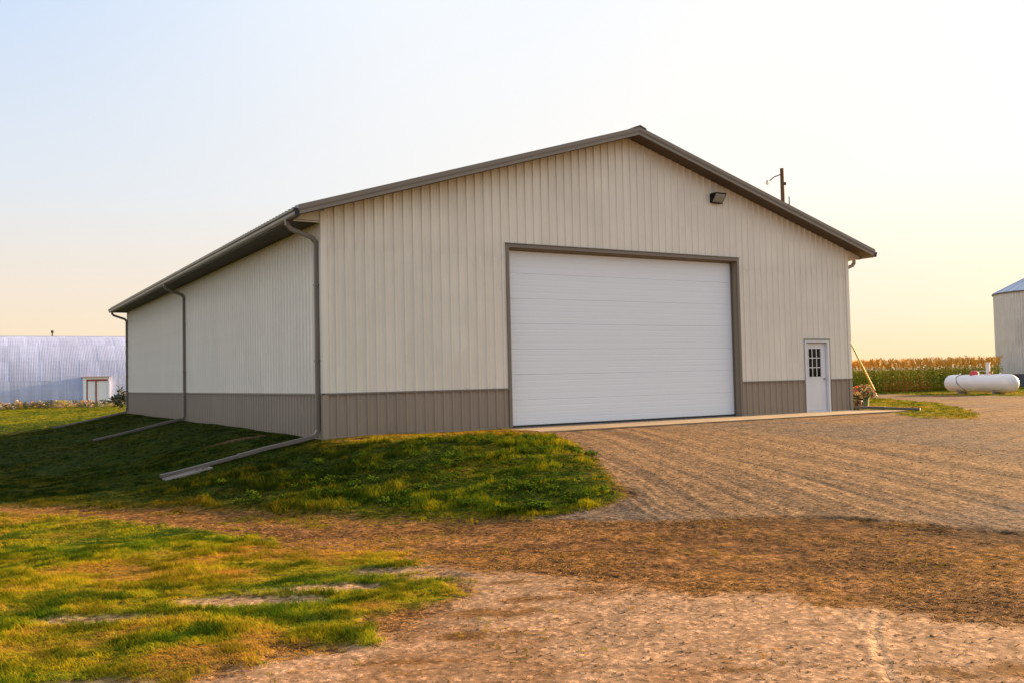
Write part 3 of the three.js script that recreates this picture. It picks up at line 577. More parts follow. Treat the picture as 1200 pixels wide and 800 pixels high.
{
  const lists = { lawn: [], bank: [], back: [], verge: [] };
  reseed(4242);
  const EX = -6.57, EZ = 18.81;
  const visit = (x, z, s) => {
    const d = Math.hypot(x + s / 2 - EX, z + s / 2 - EZ);
    const ang = Math.atan2(x + s / 2 - EX, -(z + s / 2 - EZ));
    if (d > s * 2 && (ang < -.20 || ang > 1.28)) return;     // what neither the picture nor a step aside shows
    if (d > 100) return;
    if (s > Math.max(.033, .0052 * d)) { const h = s / 2; visit(x, z, h); visit(x + h, z, h); visit(x, z + h, h); visit(x + h, z + h, h); return; }
    const px = x + rnd() * s, pz = z + rnd() * s;
    if (px > -.1 && px < W + .1 && pz < .03 && pz > -L) return;
    if (px > DX0 - .17 && px < W + .57 && pz < 1.58 && pz > -.2) return;
    const w = cover(px, pz), den = w.grass * Math.max(0, 1 - 1.15 * w.bare), sparse = w.dirt * (.07 + .5 * smooth(-1.8, -3.4, px)) + w.sand * .03;
    if (rnd() > Math.max(den * 1.15 - .12, sparse * smooth(.45, .75, fbm(px * 1.5 + 80, pz * 1.5, 3)) * 2)) return;
    let dry = clamp(dryness(px, pz, w) + rr(-.22, .22)), k = fbm(px * 1.7 + 5, pz * 1.7 + 31, 3), cl = fbm(px * 5.5 + 70, pz * 5.5 + 12, 2);
    dry = clamp(dry + (.5 - cl) * .9);
    if (w.lawn > w.bank && rnd() > smooth(.18, .42, cl + .12)) return;
    if (w.grass < .5) dry = clamp(dry + .35);
    const lush = w.bank > w.lawn && pz > 1.5 && pz < 11 && px > -4 ? smooth(.45, .75, k) * .085 : 0;
    let h = (.014 + .030 * smooth(.3, .75, k) + .024 * smooth(.5, .78, cl) + lush) * (dry > .75 ? .65 : 1) * rr(.7, 1.25) * (w.grass < .6 ? .6 : 1);
    if (d > 40) h *= 1.25;
    const shade = w.bank > w.lawn && pz > -30 && pz < 11 && px < 6 ? Math.max(lerp(.32, .85, smooth(2, 7.5, pz + px * .8)), smooth(2.6, 1.2, pz) * smooth(-.6, .3, px) * smooth(-.5, 0, pz)) : 1, c = grassTone(dry).map((q) => q * shade), t = rr(.72, 1.25) * lerp(1.2, .62, smooth(.42, .74, cl)), wd = clamp(s * 1.25, .05, 1.2);  // shade deepened in the blade colour on the bank, top by the wall spared
    const key = d > 62 ? 'back' : px > 13 ? 'verge' : w.bank >= w.lawn ? 'bank' : 'lawn';
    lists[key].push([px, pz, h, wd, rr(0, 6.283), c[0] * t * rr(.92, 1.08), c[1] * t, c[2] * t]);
  };
  for (let x = -32; x < 64; x += 8) for (let z = -72; z < 18; z += 8) visit(x, z, 8);
  const LB = { lawn: 'patchy yellow green lawn grass in the lower left, before the track', bank: 'dark green grass on the bank and mound beside the barn', back: 'short sunlit grass far behind the barn and below the corn', verge: 'small sunlit island of grass right of the service door' };
  const m = new THREE.Matrix4(), Q = new THREE.Quaternion(), Y = new THREE.Vector3(0, 1, 0);
  for (const key of Object.keys(lists)) {
    const a = lists[key]; if (!a.length) continue;
    const o = new THREE.InstancedMesh(TUFT, bladeMat, a.length); o.name = numbered('grass'); o.castShadow = o.receiveShadow = true;
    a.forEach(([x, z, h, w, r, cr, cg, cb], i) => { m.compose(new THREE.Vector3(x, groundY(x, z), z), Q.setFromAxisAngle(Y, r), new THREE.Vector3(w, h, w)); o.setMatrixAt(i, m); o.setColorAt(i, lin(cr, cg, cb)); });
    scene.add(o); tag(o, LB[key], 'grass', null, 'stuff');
    console.log('grass', key, a.length);
  }
}
{
  reseed(313); const g = leaves(34, ball(.09, .045, .09, .045), .055, 61, .5), a = [];
  for (let i = 0; i < 5200 && a.length < 280; i++) {
    const x = rr(-4, 4), z = rr(1.8, 9.6), w = cover(x, z);
    if (w.bank < .85 || rnd() > (.12 + .6 * smooth(.42, .66, fbm(x * 1.6 + 40, z * 1.6, 3))) * smooth(1.5, 6, z + x * .3)) continue;
    a.push([x, z, rr(.5, 1.2)]);
  }
  const o = new THREE.InstancedMesh(g, bladeMat, a.length), m = new THREE.Matrix4(); o.name = 'weeds'; o.castShadow = o.receiveShadow = true;
  a.forEach(([x, z, k], i) => { m.compose(new THREE.Vector3(x, groundY(x, z), z), new THREE.Quaternion().setFromAxisAngle(new THREE.Vector3(0, 1, 0), rr(0, 6.3)), new THREE.Vector3(k, k, k)); o.setMatrixAt(i, m); const t = rr(.7, 1.3); o.setColorAt(i, lin(.06 * t, .10 * t, .006 * t)); });
  scene.add(o); tag(o, 'broad leaved weeds dotted over the green mound before the front wall', 'weeds', null, 'stuff');
}
// loose stones on driveway and yard, straw on the track
{
  reseed(99);
  const st = new THREE.IcosahedronGeometry(1, 0), p = st.attributes.position;
  for (let i = 0; i < p.count; i++) { const k = .8 + .4 * hash(Math.round(p.getX(i) * 50), Math.round(p.getY(i) * 50 + p.getZ(i) * 90)); p.setXYZ(i, p.getX(i) * k, p.getY(i) * k * .62, p.getZ(i) * k); }
  st.computeVertexNormals();
  const put = (label, cat, geo, material, list) => {
    const o = new THREE.InstancedMesh(geo, material, list.length), m = new THREE.Matrix4(); o.name = numbered(cat); o.castShadow = o.receiveShadow = true;
    list.forEach((e, i) => { m.compose(new THREE.Vector3(...e.p), new THREE.Quaternion().setFromEuler(new THREE.Euler(...e.r)), new THREE.Vector3(...e.s)); o.setMatrixAt(i, m); o.setColorAt(i, lin(...e.c)); });
    scene.add(o); tag(o, label, cat, null, 'stuff');
  };
  const stones = [], straw = [];
  for (let i = 0; i < 120000; i++) {
    const d = 4.5 + 14 * Math.pow(rnd(), 1.6), a = rr(-.1, 1.15), x = -6.57 + Math.sin(a) * d, z = 18.81 - Math.cos(a) * d, w = cover(x, z), n = fbm(x * 1.2 + 4, z * 1.2, 3);
    if (rnd() < (w.sand * .06 + w.drive * .12 + w.dirt * .04) * smooth(.3, .7, n)) {
      const s = .003 + .010 * Math.pow(rnd(), 5) + .0003 * d, t = rr(.6, 1.25), c = rnd() < .7 ? [.24, .145, .075] : rnd() < .6 ? [.15, .105, .07] : [.32, .21, .12];
      stones.push({ p: [x, groundY(x, z) + s * .2, z], r: [rr(-.4, .4), rr(0, 6), rr(-.4, .4)], s: [s, s, s * rr(.7, 1.2)], c: c.map((k) => k * t) });
    } else if (rnd() < (w.dirt * .55 + w.sand * .03) * smooth(.3, .62, n)) {
      const l = rr(.015, .05), t = rr(.6, 1.3);
      straw.push({ p: [x, groundY(x, z) + .004, z], r: [rr(-.25, .25), rr(0, 6.3), rr(-.3, .3)], s: [l, .003, rr(.003, .006)], c: [.27 * t, .14 * t, .04 * t] });
    }
  }
  put('loose small stones scattered over driveway and yard', 'gravel', st, new THREE.MeshPhysicalMaterial({ roughness: 1, specularIntensity: .1 }), stones);
  put('bits of dry straw strewn over the dirt track', 'straw', new THREE.BoxGeometry(1, 1, 1), new THREE.MeshPhysicalMaterial({ roughness: 1, specularIntensity: .1 }), straw);
}

// ------------------------------------------------------------------ leafy plants: many small leaf faces
function ball(rx, ry, rz, y) { return () => { const a = rr(0, 6.283), t = Math.acos(rr(-.6, 1)), k = Math.pow(rnd(), .4); return [Math.cos(a) * Math.sin(t) * rx * k, y + Math.cos(t) * ry * k, Math.sin(a) * Math.sin(t) * rz * k]; }; }
function leaves(n, shape, size, s, curl = .35) {        // shape(): [x, y, z] of a leaf's root
  reseed(s); const q = [];
  for (let i = 0; i < n; i++) {
    const c = new THREE.Vector3(...shape()), d = new THREE.Vector3(rr(-1, 1), rr(-.5, .8), rr(-1, 1)).normalize(), l = size * rr(.6, 1.3), sd = new THREE.Vector3().crossVectors(d, new THREE.Vector3(rr(-1, 1), 1, rr(-1, 1))).normalize(), up = new THREE.Vector3().crossVectors(sd, d);
    const a = c.toArray(), m1 = c.clone().addScaledVector(d, l * .45).addScaledVector(sd, l * .28).addScaledVector(up, l * curl * .3), m2 = c.clone().addScaledVector(d, l * .45).addScaledVector(sd, -l * .28).addScaledVector(up, l * curl * .3), e = c.clone().addScaledVector(d, l).addScaledVector(up, -l * curl * .3);
    q.push([a, m1.toArray(), e.toArray()], [a, e.toArray(), m2.toArray()]);
  }
  return soup(q);
}
const leafMat = (r, g, b) => new THREE.MeshPhysicalMaterial({ color: lin(r, g, b), roughness: .7, transmission: .3, thickness: 0, side: THREE.DoubleSide });
function shrub(label, x, z, rx, ry, n, size, color, s, cat = 'shrub', extra) {
  const t = thing('shrub', label, cat, [x, groundY(x, z), z], s);
  obj('foliage', leaves(n, ball(rx, ry, rx, ry * .75), size, s), color, t);
  reseed(s + 1); const st = [];
  for (let i = 0; i < 6; i++) st.push(tube([[rr(-.1, .1), -.05, rr(-.1, .1)], [rr(-.3, .3) * rx, ry * .7, rr(-.3, .3) * rx], [rr(-.7, .7) * rx, ry * 1.3, rr(-.7, .7) * rx]], .018, 5));
  obj('stem', st, mat([.10, .07, .04]), t);
  if (extra) extra(t);
  return t;
}
const G1 = leafMat(.035, .06, .015), G2 = leafMat(.06, .085, .02), YEL = leafMat(.34, .27, .03), DARK = leafMat(.022, .034, .014);
shrub('tall dark shrub with big leaves by the rear corner of the barn', 4.2, -59.4, .75, .78, 130, .42, DARK, 31, 'shrub', (t) => obj('tall_stalk', [tube([[.1, .6, 0], [.15, 1.2, .1], [.1, 1.75, .1]], .03, 5), leaves(9, () => [rr(-.1, .3), rr(1.3, 1.8), rr(-.2, .3)], .34, 8)], DARK, t));
const bed = (px, d) => { const k = (px - 600) / 1087.3 * d; return [-6.569 + d * .5117 + k * .8592, 18.809 - d * .8592 + k * .5117]; };   // a spot in the flower bed along the arched shed
const BED = [
  [22, 'low dark green shrub, first from the left in the bed before the arched shed', .7, .35, 220, .16, G1], [44, 'dark bush between pale flowers before the arched shed', .55, .30, 200, .15, G1], [56, 'dark rounded bush left of the yellow one before the arched shed', .6, .38, 240, .15, DARK],
  [70, 'bright yellow bush in the bed before the arched shed', .75, .42, 420, .14, YEL], [104, 'wide low green bush before the small doorway of the arched shed', .9, .26, 240, .15, G2], [120, 'spreading green bush right of the small doorway of the arched shed', .8, .34, 240, .17, G1],
];
BED.forEach(([px, label, rx, ry, n, size, m], i) => { const [x, z] = bed(px, 80 + (i % 3)); shrub(label, x, z, rx, ry, n, size, m, 200 + i * 3); });
{
  reseed(555); const list = []; const o = new THREE.InstancedMesh(leaves(26, ball(.22, .16, .22, .16), .15, 71), leafMat(1, 1, 1), 190); o.name = 'flowers';
  const tones = [[.40, .22, .10], [.46, .33, .22], [.34, .18, .04], [.07, .10, .015], [.06, .08, .01], [.42, .38, .34], [.30, .20, .04]], m = new THREE.Matrix4();
  for (let i = 0; i < 190; i++) { const px = rr(-60, rnd() < .8 ? 108 : 150), [x, z] = bed(px, rr(79, 84)), s = rr(.7, 1.5); m.compose(new THREE.Vector3(x, groundY(x, z), z), new THREE.Quaternion().setFromAxisAngle(new THREE.Vector3(0, 1, 0), rr(0, 6)), new THREE.Vector3(s, s * rr(.7, 1.3), s)); o.setMatrixAt(i, m); o.setColorAt(i, lin(...pick(tones))); }
  scene.add(o); tag(o, 'strip of pale and orange flowers along the foot of the arched shed', 'flowers', null, 'stuff');
}

// ------------------------------------------------------------------ arched shed far behind
{
  const y0 = -.35, t = thing('arched_shed', 'long silvery arched metal shed with a small red-trimmed doorway, far behind the lawn', 'shed', [0, y0, -92.5], -.01);
  const HB = 7.1, B = 6.9, x0 = -16, x1 = 15, N = 34, tones = [];
  const rust = dataTex(512, (u, v) => { const s = fbm(u * 60, v * 3, 4), f = fbm(u * 9, v * 9, 4, 9), k = .91 + (s - .5) * .16 + (f - .5) * .07; return [k * .99, k * .985, k]; }, true);
  for (const k of [1, .93, 1.05, .98]) tones.push(mat([.46 * k, .515 * k, .715 * k], { roughness: .6, metalness: .1, map: rep(rust, .12, .12) }));
  const arc = (a) => [HB * Math.sin(a), B * Math.cos(a)];     // height, distance from the axis
  const rows = [[0, .335], [.335, .66], [.66, 1.0], [1.0, 1.33], [1.33, Math.PI / 2]];
  reseed(808);
  for (let c = 0; c < N; c++) {
    const xa = lerp(x0, x1, c / N), xb = lerp(x0, x1, (c + 1) / N);
    if (xb < -9) continue;
    rows.forEach(([a0, a1], r) => {
      const q = [], lap = .012 * (rows.length - r) * 0 + rr(0, .012), S = 5, ribs = r ? 6 : 3;
      for (let i = 0; i < S; i++) for (let k = 0; k < ribs * 2; k++) {
        const h0 = arc(lerp(a0, a1 + .01, i / S)), h1 = arc(lerp(a0, a1 + .01, (i + 1) / S)), ua = lerp(xa, xb, k / (ribs * 2)), ub = lerp(xa, xb, (k + 1) / (ribs * 2)), da = lap + (k % 2 ? (r ? .007 : .002) : 0), db = lap + (k % 2 ? 0 : (r ? .007 : .002));
        q.push([[ua, h0[0] + da * .3, h0[1] + da], [ub, h0[0] + db * .3, h0[1] + db], [ub, h1[0] + db * .3, h1[1] + db], [ua, h1[0] + da * .3, h1[1] + da]]);
      }
      obj('roof_sheet', soup(q), pick(tones), t);
    });
  }
  // the part out of view and the far side, joined
  const q = [];
  for (let i = 0; i < 16; i++) { const a = arc(i / 16 * Math.PI / 2), b = arc((i + 1) / 16 * Math.PI / 2); q.push([[x1, a[0], -a[1]], [x0, a[0], -a[1]], [x0, b[0], -b[1]], [x1, b[0], -b[1]]], [[x0 - 8, a[0], a[1]], [-9, a[0], a[1]], [-9, b[0], b[1]], [x0 - 8, b[0], b[1]]], [[x0, a[0], -a[1]], [x0 - 8, a[0], -a[1]], [x0 - 8, b[0], -b[1]], [x0, b[0], -b[1]]]); }
  obj('far_side', soup(q), tones[0], t);
  const end = []; for (let i = 0; i <= 32; i++) { const a = i / 32 * Math.PI; end.push(new THREE.Vector2(B * Math.cos(a), HB * Math.sin(a))); }
  for (const x of [x0 - 8, x1]) obj('end_wall', new THREE.ExtrudeGeometry(new THREE.Shape(end), { depth: .1, bevelEnabled: false }).rotateY(-Math.PI / 2).translate(x, 0, 0), tones[1], t);
  obj('ridge_strip', bx(x0 - 8, x1, HB - .03, HB + .05, -.25, .25), tones[1], t);
  // doorway that juts out of the arch
  const dx0 = 4.28, dx1 = 6.75, top = 2.62, zf = B + .45, red = mat([.34, .03, .03], { roughness: .6 }), pale = mat([.70, .74, .84], { roughness: .5 });
  const house = obj('doorway', [bx(dx0, dx0 + .28, -.2, top, B - 1.1, zf), bx(dx1 - .16, dx1, -.2, top, B - 1.1, zf), bx(dx0 + .28, dx1 - .16, 2.42, top, B - 1.1, zf)], pale, t);
  obj('doorway_roof', bx(dx0 - .1, dx1 + .1, top + .002, top + .09, B - 1.4, zf + .16), mat([.55, .40, .40], { roughness: .5 }), house);
  obj('red_trim', [bx(dx0 + .28, dx1 - .16, 2.28, 2.42, zf - .1, zf - .02), bx(dx0 + .285, dx0 + .36, -.2, 2.24, zf - .1, zf - .021), bx(5.44, 5.54, -.2, 2.24, zf - .12, zf - .03)], red, house);
  for (const [a, b] of [[dx0 + .42, 5.42], [5.56, dx1 - .16]]) obj('door_leaf', [bx(a, b, -.2, 2.24, zf - .16, zf - .12), bx(a + .06, b - .06, 1.0, 1.06, zf - .12, zf - .105)], pale, house);
  const v = obj('roof_vent', [new THREE.CylinderGeometry(.07, .09, .5, 10).translate(1.95, HB + .25, 0), new THREE.SphereGeometry(.17, 12, 9).scale(1, .85, 1).translate(1.95, HB + .55, 0)], mat([.05, .045, .045]), t);
  obj('cowl', new THREE.TorusGeometry(.15, .03, 6, 14).rotateX(Math.PI / 2).translate(1.95, HB + .44, 0), mat([.05, .045, .045]), v);
}

// ------------------------------------------------------------------ utility pole, guy wire
const wood = mat([.20, .12, .065], { roughness: .85, map: rep(dataTex(256, (u, v) => { const k = .75 + (fbm(u * 50, v * 3, 3) - .5) * .8; return [k, k * .97, k * .92]; }, true), 3, .5) });
{
  const x = 33.15, z = -17.8, y = groundY(x, z), top = 12.6 - y, t = thing('utility_pole', 'brown wooden utility pole with a small yard lamp, rising behind the barn roof', 'utility pole', [x, y, z]);
  obj('pole', new THREE.CylinderGeometry(.105, .17, top + .5, 14, 6).translate(0, top / 2 - .25, 0), wood, t);
  const dx = -.859, dz = -.512;                         // towards the left as seen from the yard
  const arm = obj('lamp_arm', tube([[dx * .08, top - .34, dz * .08], [dx * .45, top - .48, dz * .45], [dx * .70, top - .68, dz * .70]], .032, 8), mat([.12, .10, .09], { roughness: .6 }), t);
  obj('lamp_head', [new THREE.CylinderGeometry(.06, .10, .16, 12).translate(dx * .84, top - .72, dz * .84)], mat([.62, .60, .55], { roughness: .4 }), arm);
  obj('lamp_bowl', new THREE.SphereGeometry(.095, 14, 8, 0, 6.3, Math.PI / 2, Math.PI / 2).translate(dx * .84, top - .81, dz * .84), mat([.8, .78, .7], { roughness: .2 }), arm);
  obj('insulator', [new THREE.CylinderGeometry(.05, .06, .16, 10).translate(-dx * .17, top - .86, -dz * .17), bx(-.02, .16, top - .90, top - .86, -.03, .03)], M.black, t);
  obj('bracket', [new THREE.CylinderGeometry(.03, .03, .5, 8).translate(-dx * .36, top - 1.85, -dz * .36), tube([[0, top - 2.0, 0], [-dx * .36, top - 2.05, -dz * .36]], .03, 6)], M.black, t);
  const ax = 35.95, az = -14.2, ay = groundY(ax, az), g = thing('guy_wire', 'steel guy wire with a yellow guard, slanting down beside the barn', 'guy wire', [ax, ay, az]);
  const P0 = new THREE.Vector3(0, -.05, 0), P1 = new THREE.Vector3(x - ax, 10.4 - ay, z - az), at = (k) => P0.clone().lerp(P1, k).toArray();
  obj('wire', tube([at(0), at(.5), at(1)], .012, 5, 4), M.metal, g);
  const d = P1.clone().sub(P0).normalize(), len = 4.3, c = P0.clone().addScaledVector(d, .35 + len / 2), gm = new THREE.CylinderGeometry(.028, .062, len, 10).applyQuaternion(new THREE.Quaternion().setFromUnitVectors(new THREE.Vector3(0, 1, 0), d)).translate(c.x, c.y, c.z);
  obj('guard', gm, mat([.42, .25, .012], { roughness: .6 }), g);
  obj('anchor_rod', tube([[0, -.1, 0], P0.clone().addScaledVector(d, .4).toArray()], .02, 6, 3), M.black, g);
}

// ------------------------------------------------------------------ flower pot, little stand by the corner
{
  const x = 18.4, z = -1.15, y = groundY(x, z), t = thing('flower_pot', 'green flower pot overflowing with red and pale blossoms beyond the barn corner', 'flower pot', [x, y, z]);
  const pr = [[0, 0], [.16, 0], [.175, .04], [.215, .34], [.235, .345], [.235, .385], [.21, .385], [.20, .33], [0, .33]].map(([a, b]) => new THREE.Vector2(a, b));
  obj('pot', new THREE.LatheGeometry(pr, 24), mat([.10, .15, .075], { roughness: .55 }), t);
  obj('foliage', leaves(380, ball(.42, .27, .40, .44), .12, 91), G2, t);
  const tones = [[[.50, .05, .04], 90], [[.62, .30, .22], 70], [[.60, .50, .20], 50], [[.66, .55, .50], 40]];
  tones.forEach(([c, n], i) => { const f = obj('blossom', leaves(n, ball(.45, .30, .43, .47), .085, 300 + i, .9), mat(c, { roughness: .7, side: THREE.DoubleSide }), t); f.userData.kind = 'stuff'; });
  const x2 = 17.0, z2 = -.2, y2 = groundY(17.0, -.2), s = thing('boot_rack', 'small black metal boot rack against the barn corner', 'boot rack', [x2, y2, z2], .1);
  obj('frame', [bx(-.19, -.15, .0, .46, -.13, -.09), bx(-.19, -.15, .0, .46, .09, .13), bx(.15, .19, .0, .36, -.13, -.09), bx(.15, .19, .0, .36, .09, .13), bx(-.19, -.15, .42, .46, -.09, .09), bx(.15, .19, .32, .36, -.09, .09)], M.black, s);
  obj('tray', [bx(-.149, .149, .03, .05, -.13, .13), bx(-.149, .149, .05, .13, .1, .13), bx(-.149, .149, .05, .13, -.13, -.1)], M.black, s);
  s.scale.set(.72, .95, .8);
  const yx = 17.0, yz = -.2, yy = groundY(yx, yz) + .05, p = thing('potted_plant', 'small yellow flowering plant standing in the black rack at the barn corner', 'plant', [yx, yy, yz]);
  obj('pot', new THREE.LatheGeometry([[0, 0], [.09, 0], [.12, .2], [.13, .2], [.13, .23], [.11, .22], [0, .21]].map(([a, b]) => new THREE.Vector2(a, b)), 18), mat([.16, .09, .05]), p);
  obj('foliage', leaves(70, ball(.14, .13, .14, .33), .08, 401), G1, p);
  const f = obj('blossom', leaves(60, ball(.16, .13, .16, .36), .06, 402, .9), mat([.62, .42, .12], { side: THREE.DoubleSide }), p); f.userData.kind = 'stuff';
}

// ------------------------------------------------------------------ propane tank
{
  const x = 40.0, z = -10.9, y = groundY(x, z), dir = Math.atan2(-(-7.82 + 13.89), 38.66 - 41.3), Lc = 5.6, r = .47;
  const t = thing('propane_tank', 'long white propane tank on low feet before the corn', 'propane tank', [x, y, z], dir);
  const white = mat([.70, .69, .72], { roughness: .4, map: rep(grime, .4) }), prof = [];
  for (let i = 0; i <= 12; i++) { const a = i / 12 * Math.PI / 2; prof.push(new THREE.Vector2(Math.sin(a) * r, -Lc / 2 + .42 - Math.cos(a) * .42)); }
  for (let i = 0; i <= 12; i++) { const a = (1 - i / 12) * Math.PI / 2; prof.push(new THREE.Vector2(Math.sin(a) * r, Lc / 2 - .42 + Math.cos(a) * .42)); }
  const cy = r + .10;
  obj('tank', new THREE.LatheGeometry(prof, 40).rotateZ(Math.PI / 2).translate(0, cy, 0), white, t);
  const s = [-1, 1];                                    // local +x points towards the near right end or away, both ends alike
  for (const k of s) obj('foot', [bx(k * 1.5 - .1, k * 1.5 + .1, -.1, .14, -.3, .3), bx(k * 1.5 - .06, k * 1.5 + .06, .14, .24, -.34, .34)], M.concreteGrey, t);
  const c = new THREE.Vector3(1, 0, 0).applyAxisAngle(new THREE.Vector3(0, 1, 0), dir), fl = c.x * .859 + c.z * .512 > 0 ? 1 : -1;   // fl: local x that runs to the picture's right
  const red = mat([.42, .03, .04], { roughness: .5 });
  const lid = obj('valve_cover', [new THREE.CylinderGeometry(.22, .23, .12, 18).translate(-.45 * fl, cy + r + .03, 0), new THREE.SphereGeometry(.22, 18, 8, 0, 6.3, 0, Math.PI / 2).scale(1, .6, 1).translate(-.45 * fl, cy + r + .09, 0)], red, t);
  obj('gas_line', tube([[-.45 * fl, cy + r + .05, fl * .1], [-1.4 * fl, cy + r * .98, fl * .15], [-1.55 * fl, cy + r * .72, fl * r * .74], [-1.25 * fl, cy, fl * (r + .03)], [-.85 * fl, cy - r * .72, fl * r * .74], [-.6 * fl, -.05, fl * r * .8]], .018, 6, 40), M.black, t);
  obj('riser', [new THREE.CylinderGeometry(.10, .10, .62, 14).translate(.72 * fl, cy + r + .28, 0), new THREE.CylinderGeometry(.13, .13, .06, 14).translate(.72 * fl, cy + r + .6, 0)], white, t);
  obj('vapour_line', tube([[-.3 * fl, cy + r + .12, 0], [.2 * fl, cy + r + .2, 0], [.7 * fl, cy + r + .15, 0]], .02, 6), M.metal, t);
  obj('regulator', [new THREE.CylinderGeometry(.09, .09, .12, 12).translate(.95 * fl, cy + r + .1, 0)], mat([.35, .16, .06]), t);
  for (const k of s) obj('lift_lug', bx(k * 1.7 - .06, k * 1.7 + .06, cy + r - .02, cy + r + .08, -.015, .015), white, t);
}

// ------------------------------------------------------------------ grain bin
{
  const dp = 72, k = (1238 - 600) / 1087.3 * dp, x = -6.569 + dp * .5117 + k * .8592, z = 18.809 - dp * .8592 + k * .5117, y = groundY(x, z);
  const t = thing('grain_bin', 'round ribbed metal grain bin with a conical roof behind the propane tank', 'grain bin', [x, y, z], .05);
  const r = 4.15, e = 6.95 - y, b = 1.0, N = 28, tones = [1, .95, 1.04].map((q) => mat([.66 * q, .62 * q, .57 * q], { roughness: .5, metalness: .12, map: rep(grime, .3) }));
  obj('foundation', [new THREE.CylinderGeometry(r + .03, r + .12, b, 56, 1, true).translate(0, b / 2, 0)], mat([.07, .07, .075], { roughness: .8 }), t);
  reseed(17);
  for (let c = 0; c < N; c++) for (let h = 0; h < 3; h++) {
    const a0 = c / N * 2 * Math.PI, a1 = (c + 1) / N * 2 * Math.PI, y0 = lerp(b, e, h / 3), y1 = lerp(b, e, (h + 1) / 3), q = [], K = 4;
    const p = (a, yy, d) => [Math.cos(a) * (r + d), yy, -Math.sin(a) * (r + d)];
    for (let i = 0; i < K * 3; i++) { const u = (v) => lerp(a0, a1, v / (K * 3)), d = (v) => (v % 3 === 1 ? .075 : v % 3 === 2 ? .075 : 0); q.push([p(u(i), y0, d(i)), p(u(i + 1), y0, d(i + 1)), p(u(i + 1), y1, d(i + 1)), p(u(i), y1, d(i))]); }
    obj('wall_sheet', soup(q), pick(tones), t);
  }
  const rise = r * .52, roofM = mat([.30, .36, .46], { roughness: .35, metalness: .5 });
  for (let c = 0; c < N; c++) {
    const a0 = c / N * 2 * Math.PI, a1 = (c + 1) / N * 2 * Math.PI, R2 = r + .16, p = (a, f, up) => [Math.cos(a) * R2 * (1 - f), e - .03 + rise * f + up, -Math.sin(a) * R2 * (1 - f)];
    const m = lerp(a0, a1, .1);
    obj('roof_panel', soup([[p(a0, 0, 0), p(m, 0, .07), p(m, .9, .04), p(a0, .9, 0)], [p(m, 0, .07), p(lerp(a0, a1, .2), 0, 0), p(lerp(a0, a1, .2), .9, 0), p(m, .9, .04)], [p(lerp(a0, a1, .2), 0, 0), p(a1, 0, 0), p(a1, .9, 0), p(lerp(a0, a1, .2), .9, 0)]]), roofM, t);
  }
  obj('eave_ring', new THREE.CylinderGeometry(r + .17, r + .17, .09, 56, 1, true).translate(0, e - .06, 0), mat([.10, .085, .075]), t);
  obj('roof_cap', new THREE.CylinderGeometry(.3, .5, .35, 20).translate(0, e + rise * .93, 0), roofM, t);
}

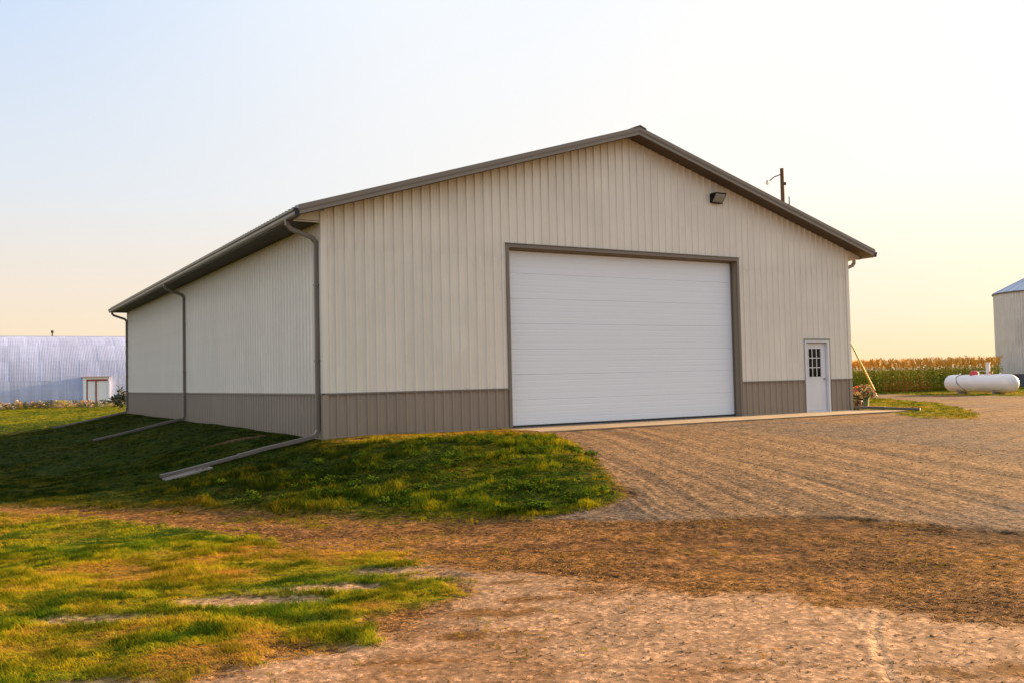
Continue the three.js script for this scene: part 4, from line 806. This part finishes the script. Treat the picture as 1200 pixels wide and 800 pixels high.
// ------------------------------------------------------------------ corn
{
  const stalks = (s, dead) => {
    reseed(s); const p = [], c = [], put = (v, k) => { p.push(...v); c.push(...k); };
    const tri = (a, b, d, ka, kb, kd) => { put(a, ka); put(b, kb); put(d, kd); };
    const GREENS = dead ? [.62, .18, .05] : [.13, .215, .016], YELLOW = dead ? [.62, .22, .06] : [.46, .33, .03], TAN = [.74, .38, .055];
    const H = rr(1.75, 1.95);
    for (let k = 0; k < 3; k++) { const a = k * 2.09, b = a + 2.09, w = .013; const A = [Math.cos(a) * w, 0, Math.sin(a) * w], B = [Math.cos(b) * w, 0, Math.sin(b) * w]; tri(A, B, [0, H, 0], GREENS, GREENS, YELLOW); }
    const plane = rr(0, 3.14);
    for (let i = 0; i < 11; i++) {
      const y = .2 + i / 11 * (H - .3), a = plane + (i % 2) * Math.PI + rr(-.5, .5), len = rr(.45, .7) * (i > 8 ? .75 : 1), w = rr(.06, .085), top = smooth(.5, 1, i / 11), dryLow = i < 3 ? .55 : 0, col = mix3(GREENS, YELLOW, clamp(top * .85 + dryLow + rr(-.12, .2)));
      const dx = Math.cos(a), dz = Math.sin(a), rise = rr(.25, .5), droop = rr(.5, 1.0); let prev = null;
      for (let k = 0; k <= 4; k++) {
        const u = k / 4, r = len * u * (1 - .15 * u), yy = y + rise * len * u * 1.4 - droop * len * u * u, ww = w * Math.sin(Math.PI * clamp(u * .85 + .15)) * .5;
        const Lf = [dx * r - dz * ww, yy, dz * r + dx * ww], Rt = [dx * r + dz * ww, yy + .01, dz * r - dx * ww], tip = mix3(col, YELLOW, u * .3);
        if (prev) { tri(prev[0], prev[1], Rt, prev[2], prev[2], tip); tri(prev[0], Rt, Lf, prev[2], tip, tip); }
        prev = [Lf, Rt, tip];
      }
    }
    for (let i = 0; i < 7; i++) { const a = rr(0, 6.28), o = i ? rr(.08, .2) : .02, h = rr(.22, .36), w = .014, bx2 = Math.cos(a + 1.57) * w, bz = Math.sin(a + 1.57) * w; tri([-bx2, H - .12, -bz], [bx2, H - .12, bz], [Math.cos(a) * o, H + h, Math.sin(a) * o], TAN, TAN, TAN); tri([-bx2, H + .05, bz], [Math.cos(a) * o + .03, H + h * .8, Math.sin(a) * o], [Math.cos(a) * o, H + h, Math.sin(a) * o], TAN, TAN, TAN); }
    const g = new THREE.BufferGeometry(); g.setAttribute('position', new THREE.Float32BufferAttribute(p, 3)); g.setAttribute('color', new THREE.Float32BufferAttribute(c, 3)); g.computeVertexNormals(); return g;
  };
  const cm = new THREE.MeshPhysicalMaterial({ color: lin(1, 1, 1), vertexColors: true, roughness: .75, transmission: .55, specularIntensity: .05, thickness: 0, side: THREE.DoubleSide });
  const lots = [[], [], [], []];
  reseed(606);
  for (let row = 0; row < 12; row++) for (let lat = 14 + rnd() * .2; lat < 32.2 + row * .4; lat += rr(.18, .30)) {
    const d = 61.5 + row * .76 + rr(-.08, .08), x = -6.569 + d * .5117 + lat * .8592, z = 18.809 - d * .8592 + lat * .5117;
    const dead = row < 3 && lat > 24.6 && lat < 27.4 && rnd() < .75 && row === 0;
    lots[dead ? 3 : Math.floor(rnd() * 3)].push([x, z]);
  }
  for (let lat = 24.4; lat < 27.5; lat += rr(.12, .3)) { const d = 60.9 + rr(-.2, .2); lots[3].push([-6.569 + d * .5117 + lat * .8592, 18.809 - d * .8592 + lat * .5117]); }
  const parts = [stalks(1), stalks(2), stalks(3), stalks(4, true)], LB = ['tall ripening corn standing as a field right of the barn', 'tall ripening corn standing as a field right of the barn', 'tall ripening corn standing as a field right of the barn', 'withered reddish corn plants at the edge of the field'];
  const m = new THREE.Matrix4();
  const grp = new THREE.Group(); grp.name = 'cornfield'; scene.add(grp); tag(grp, 'field of ripening corn with orange tassels right of the barn', 'cornfield', null, 'stuff');
  parts.forEach((g, k) => {
    const a = lots[k]; if (!a.length) return;
    const o = new THREE.InstancedMesh(g, cm, a.length); o.name = k === 3 ? 'withered_corn' : 'corn'; o.userData.kind = 'stuff'; o.castShadow = o.receiveShadow = true;
    a.forEach(([x, z], i) => { const s = rr(.84, 1.06) * (k === 3 ? .5 : 1), t = rr(.75, 1.2); m.compose(new THREE.Vector3(x, baseHeight(x, z), z), new THREE.Quaternion().setFromEuler(new THREE.Euler(rr(-.06, .06), rr(0, 6.28), rr(-.06, .06))), new THREE.Vector3(s, s, s)); o.setMatrixAt(i, m); o.setColorAt(i, lin(t, t * rr(.95, 1.05), t)); });
    grp.add(o);
  });
}

renderer.render(scene, camera);
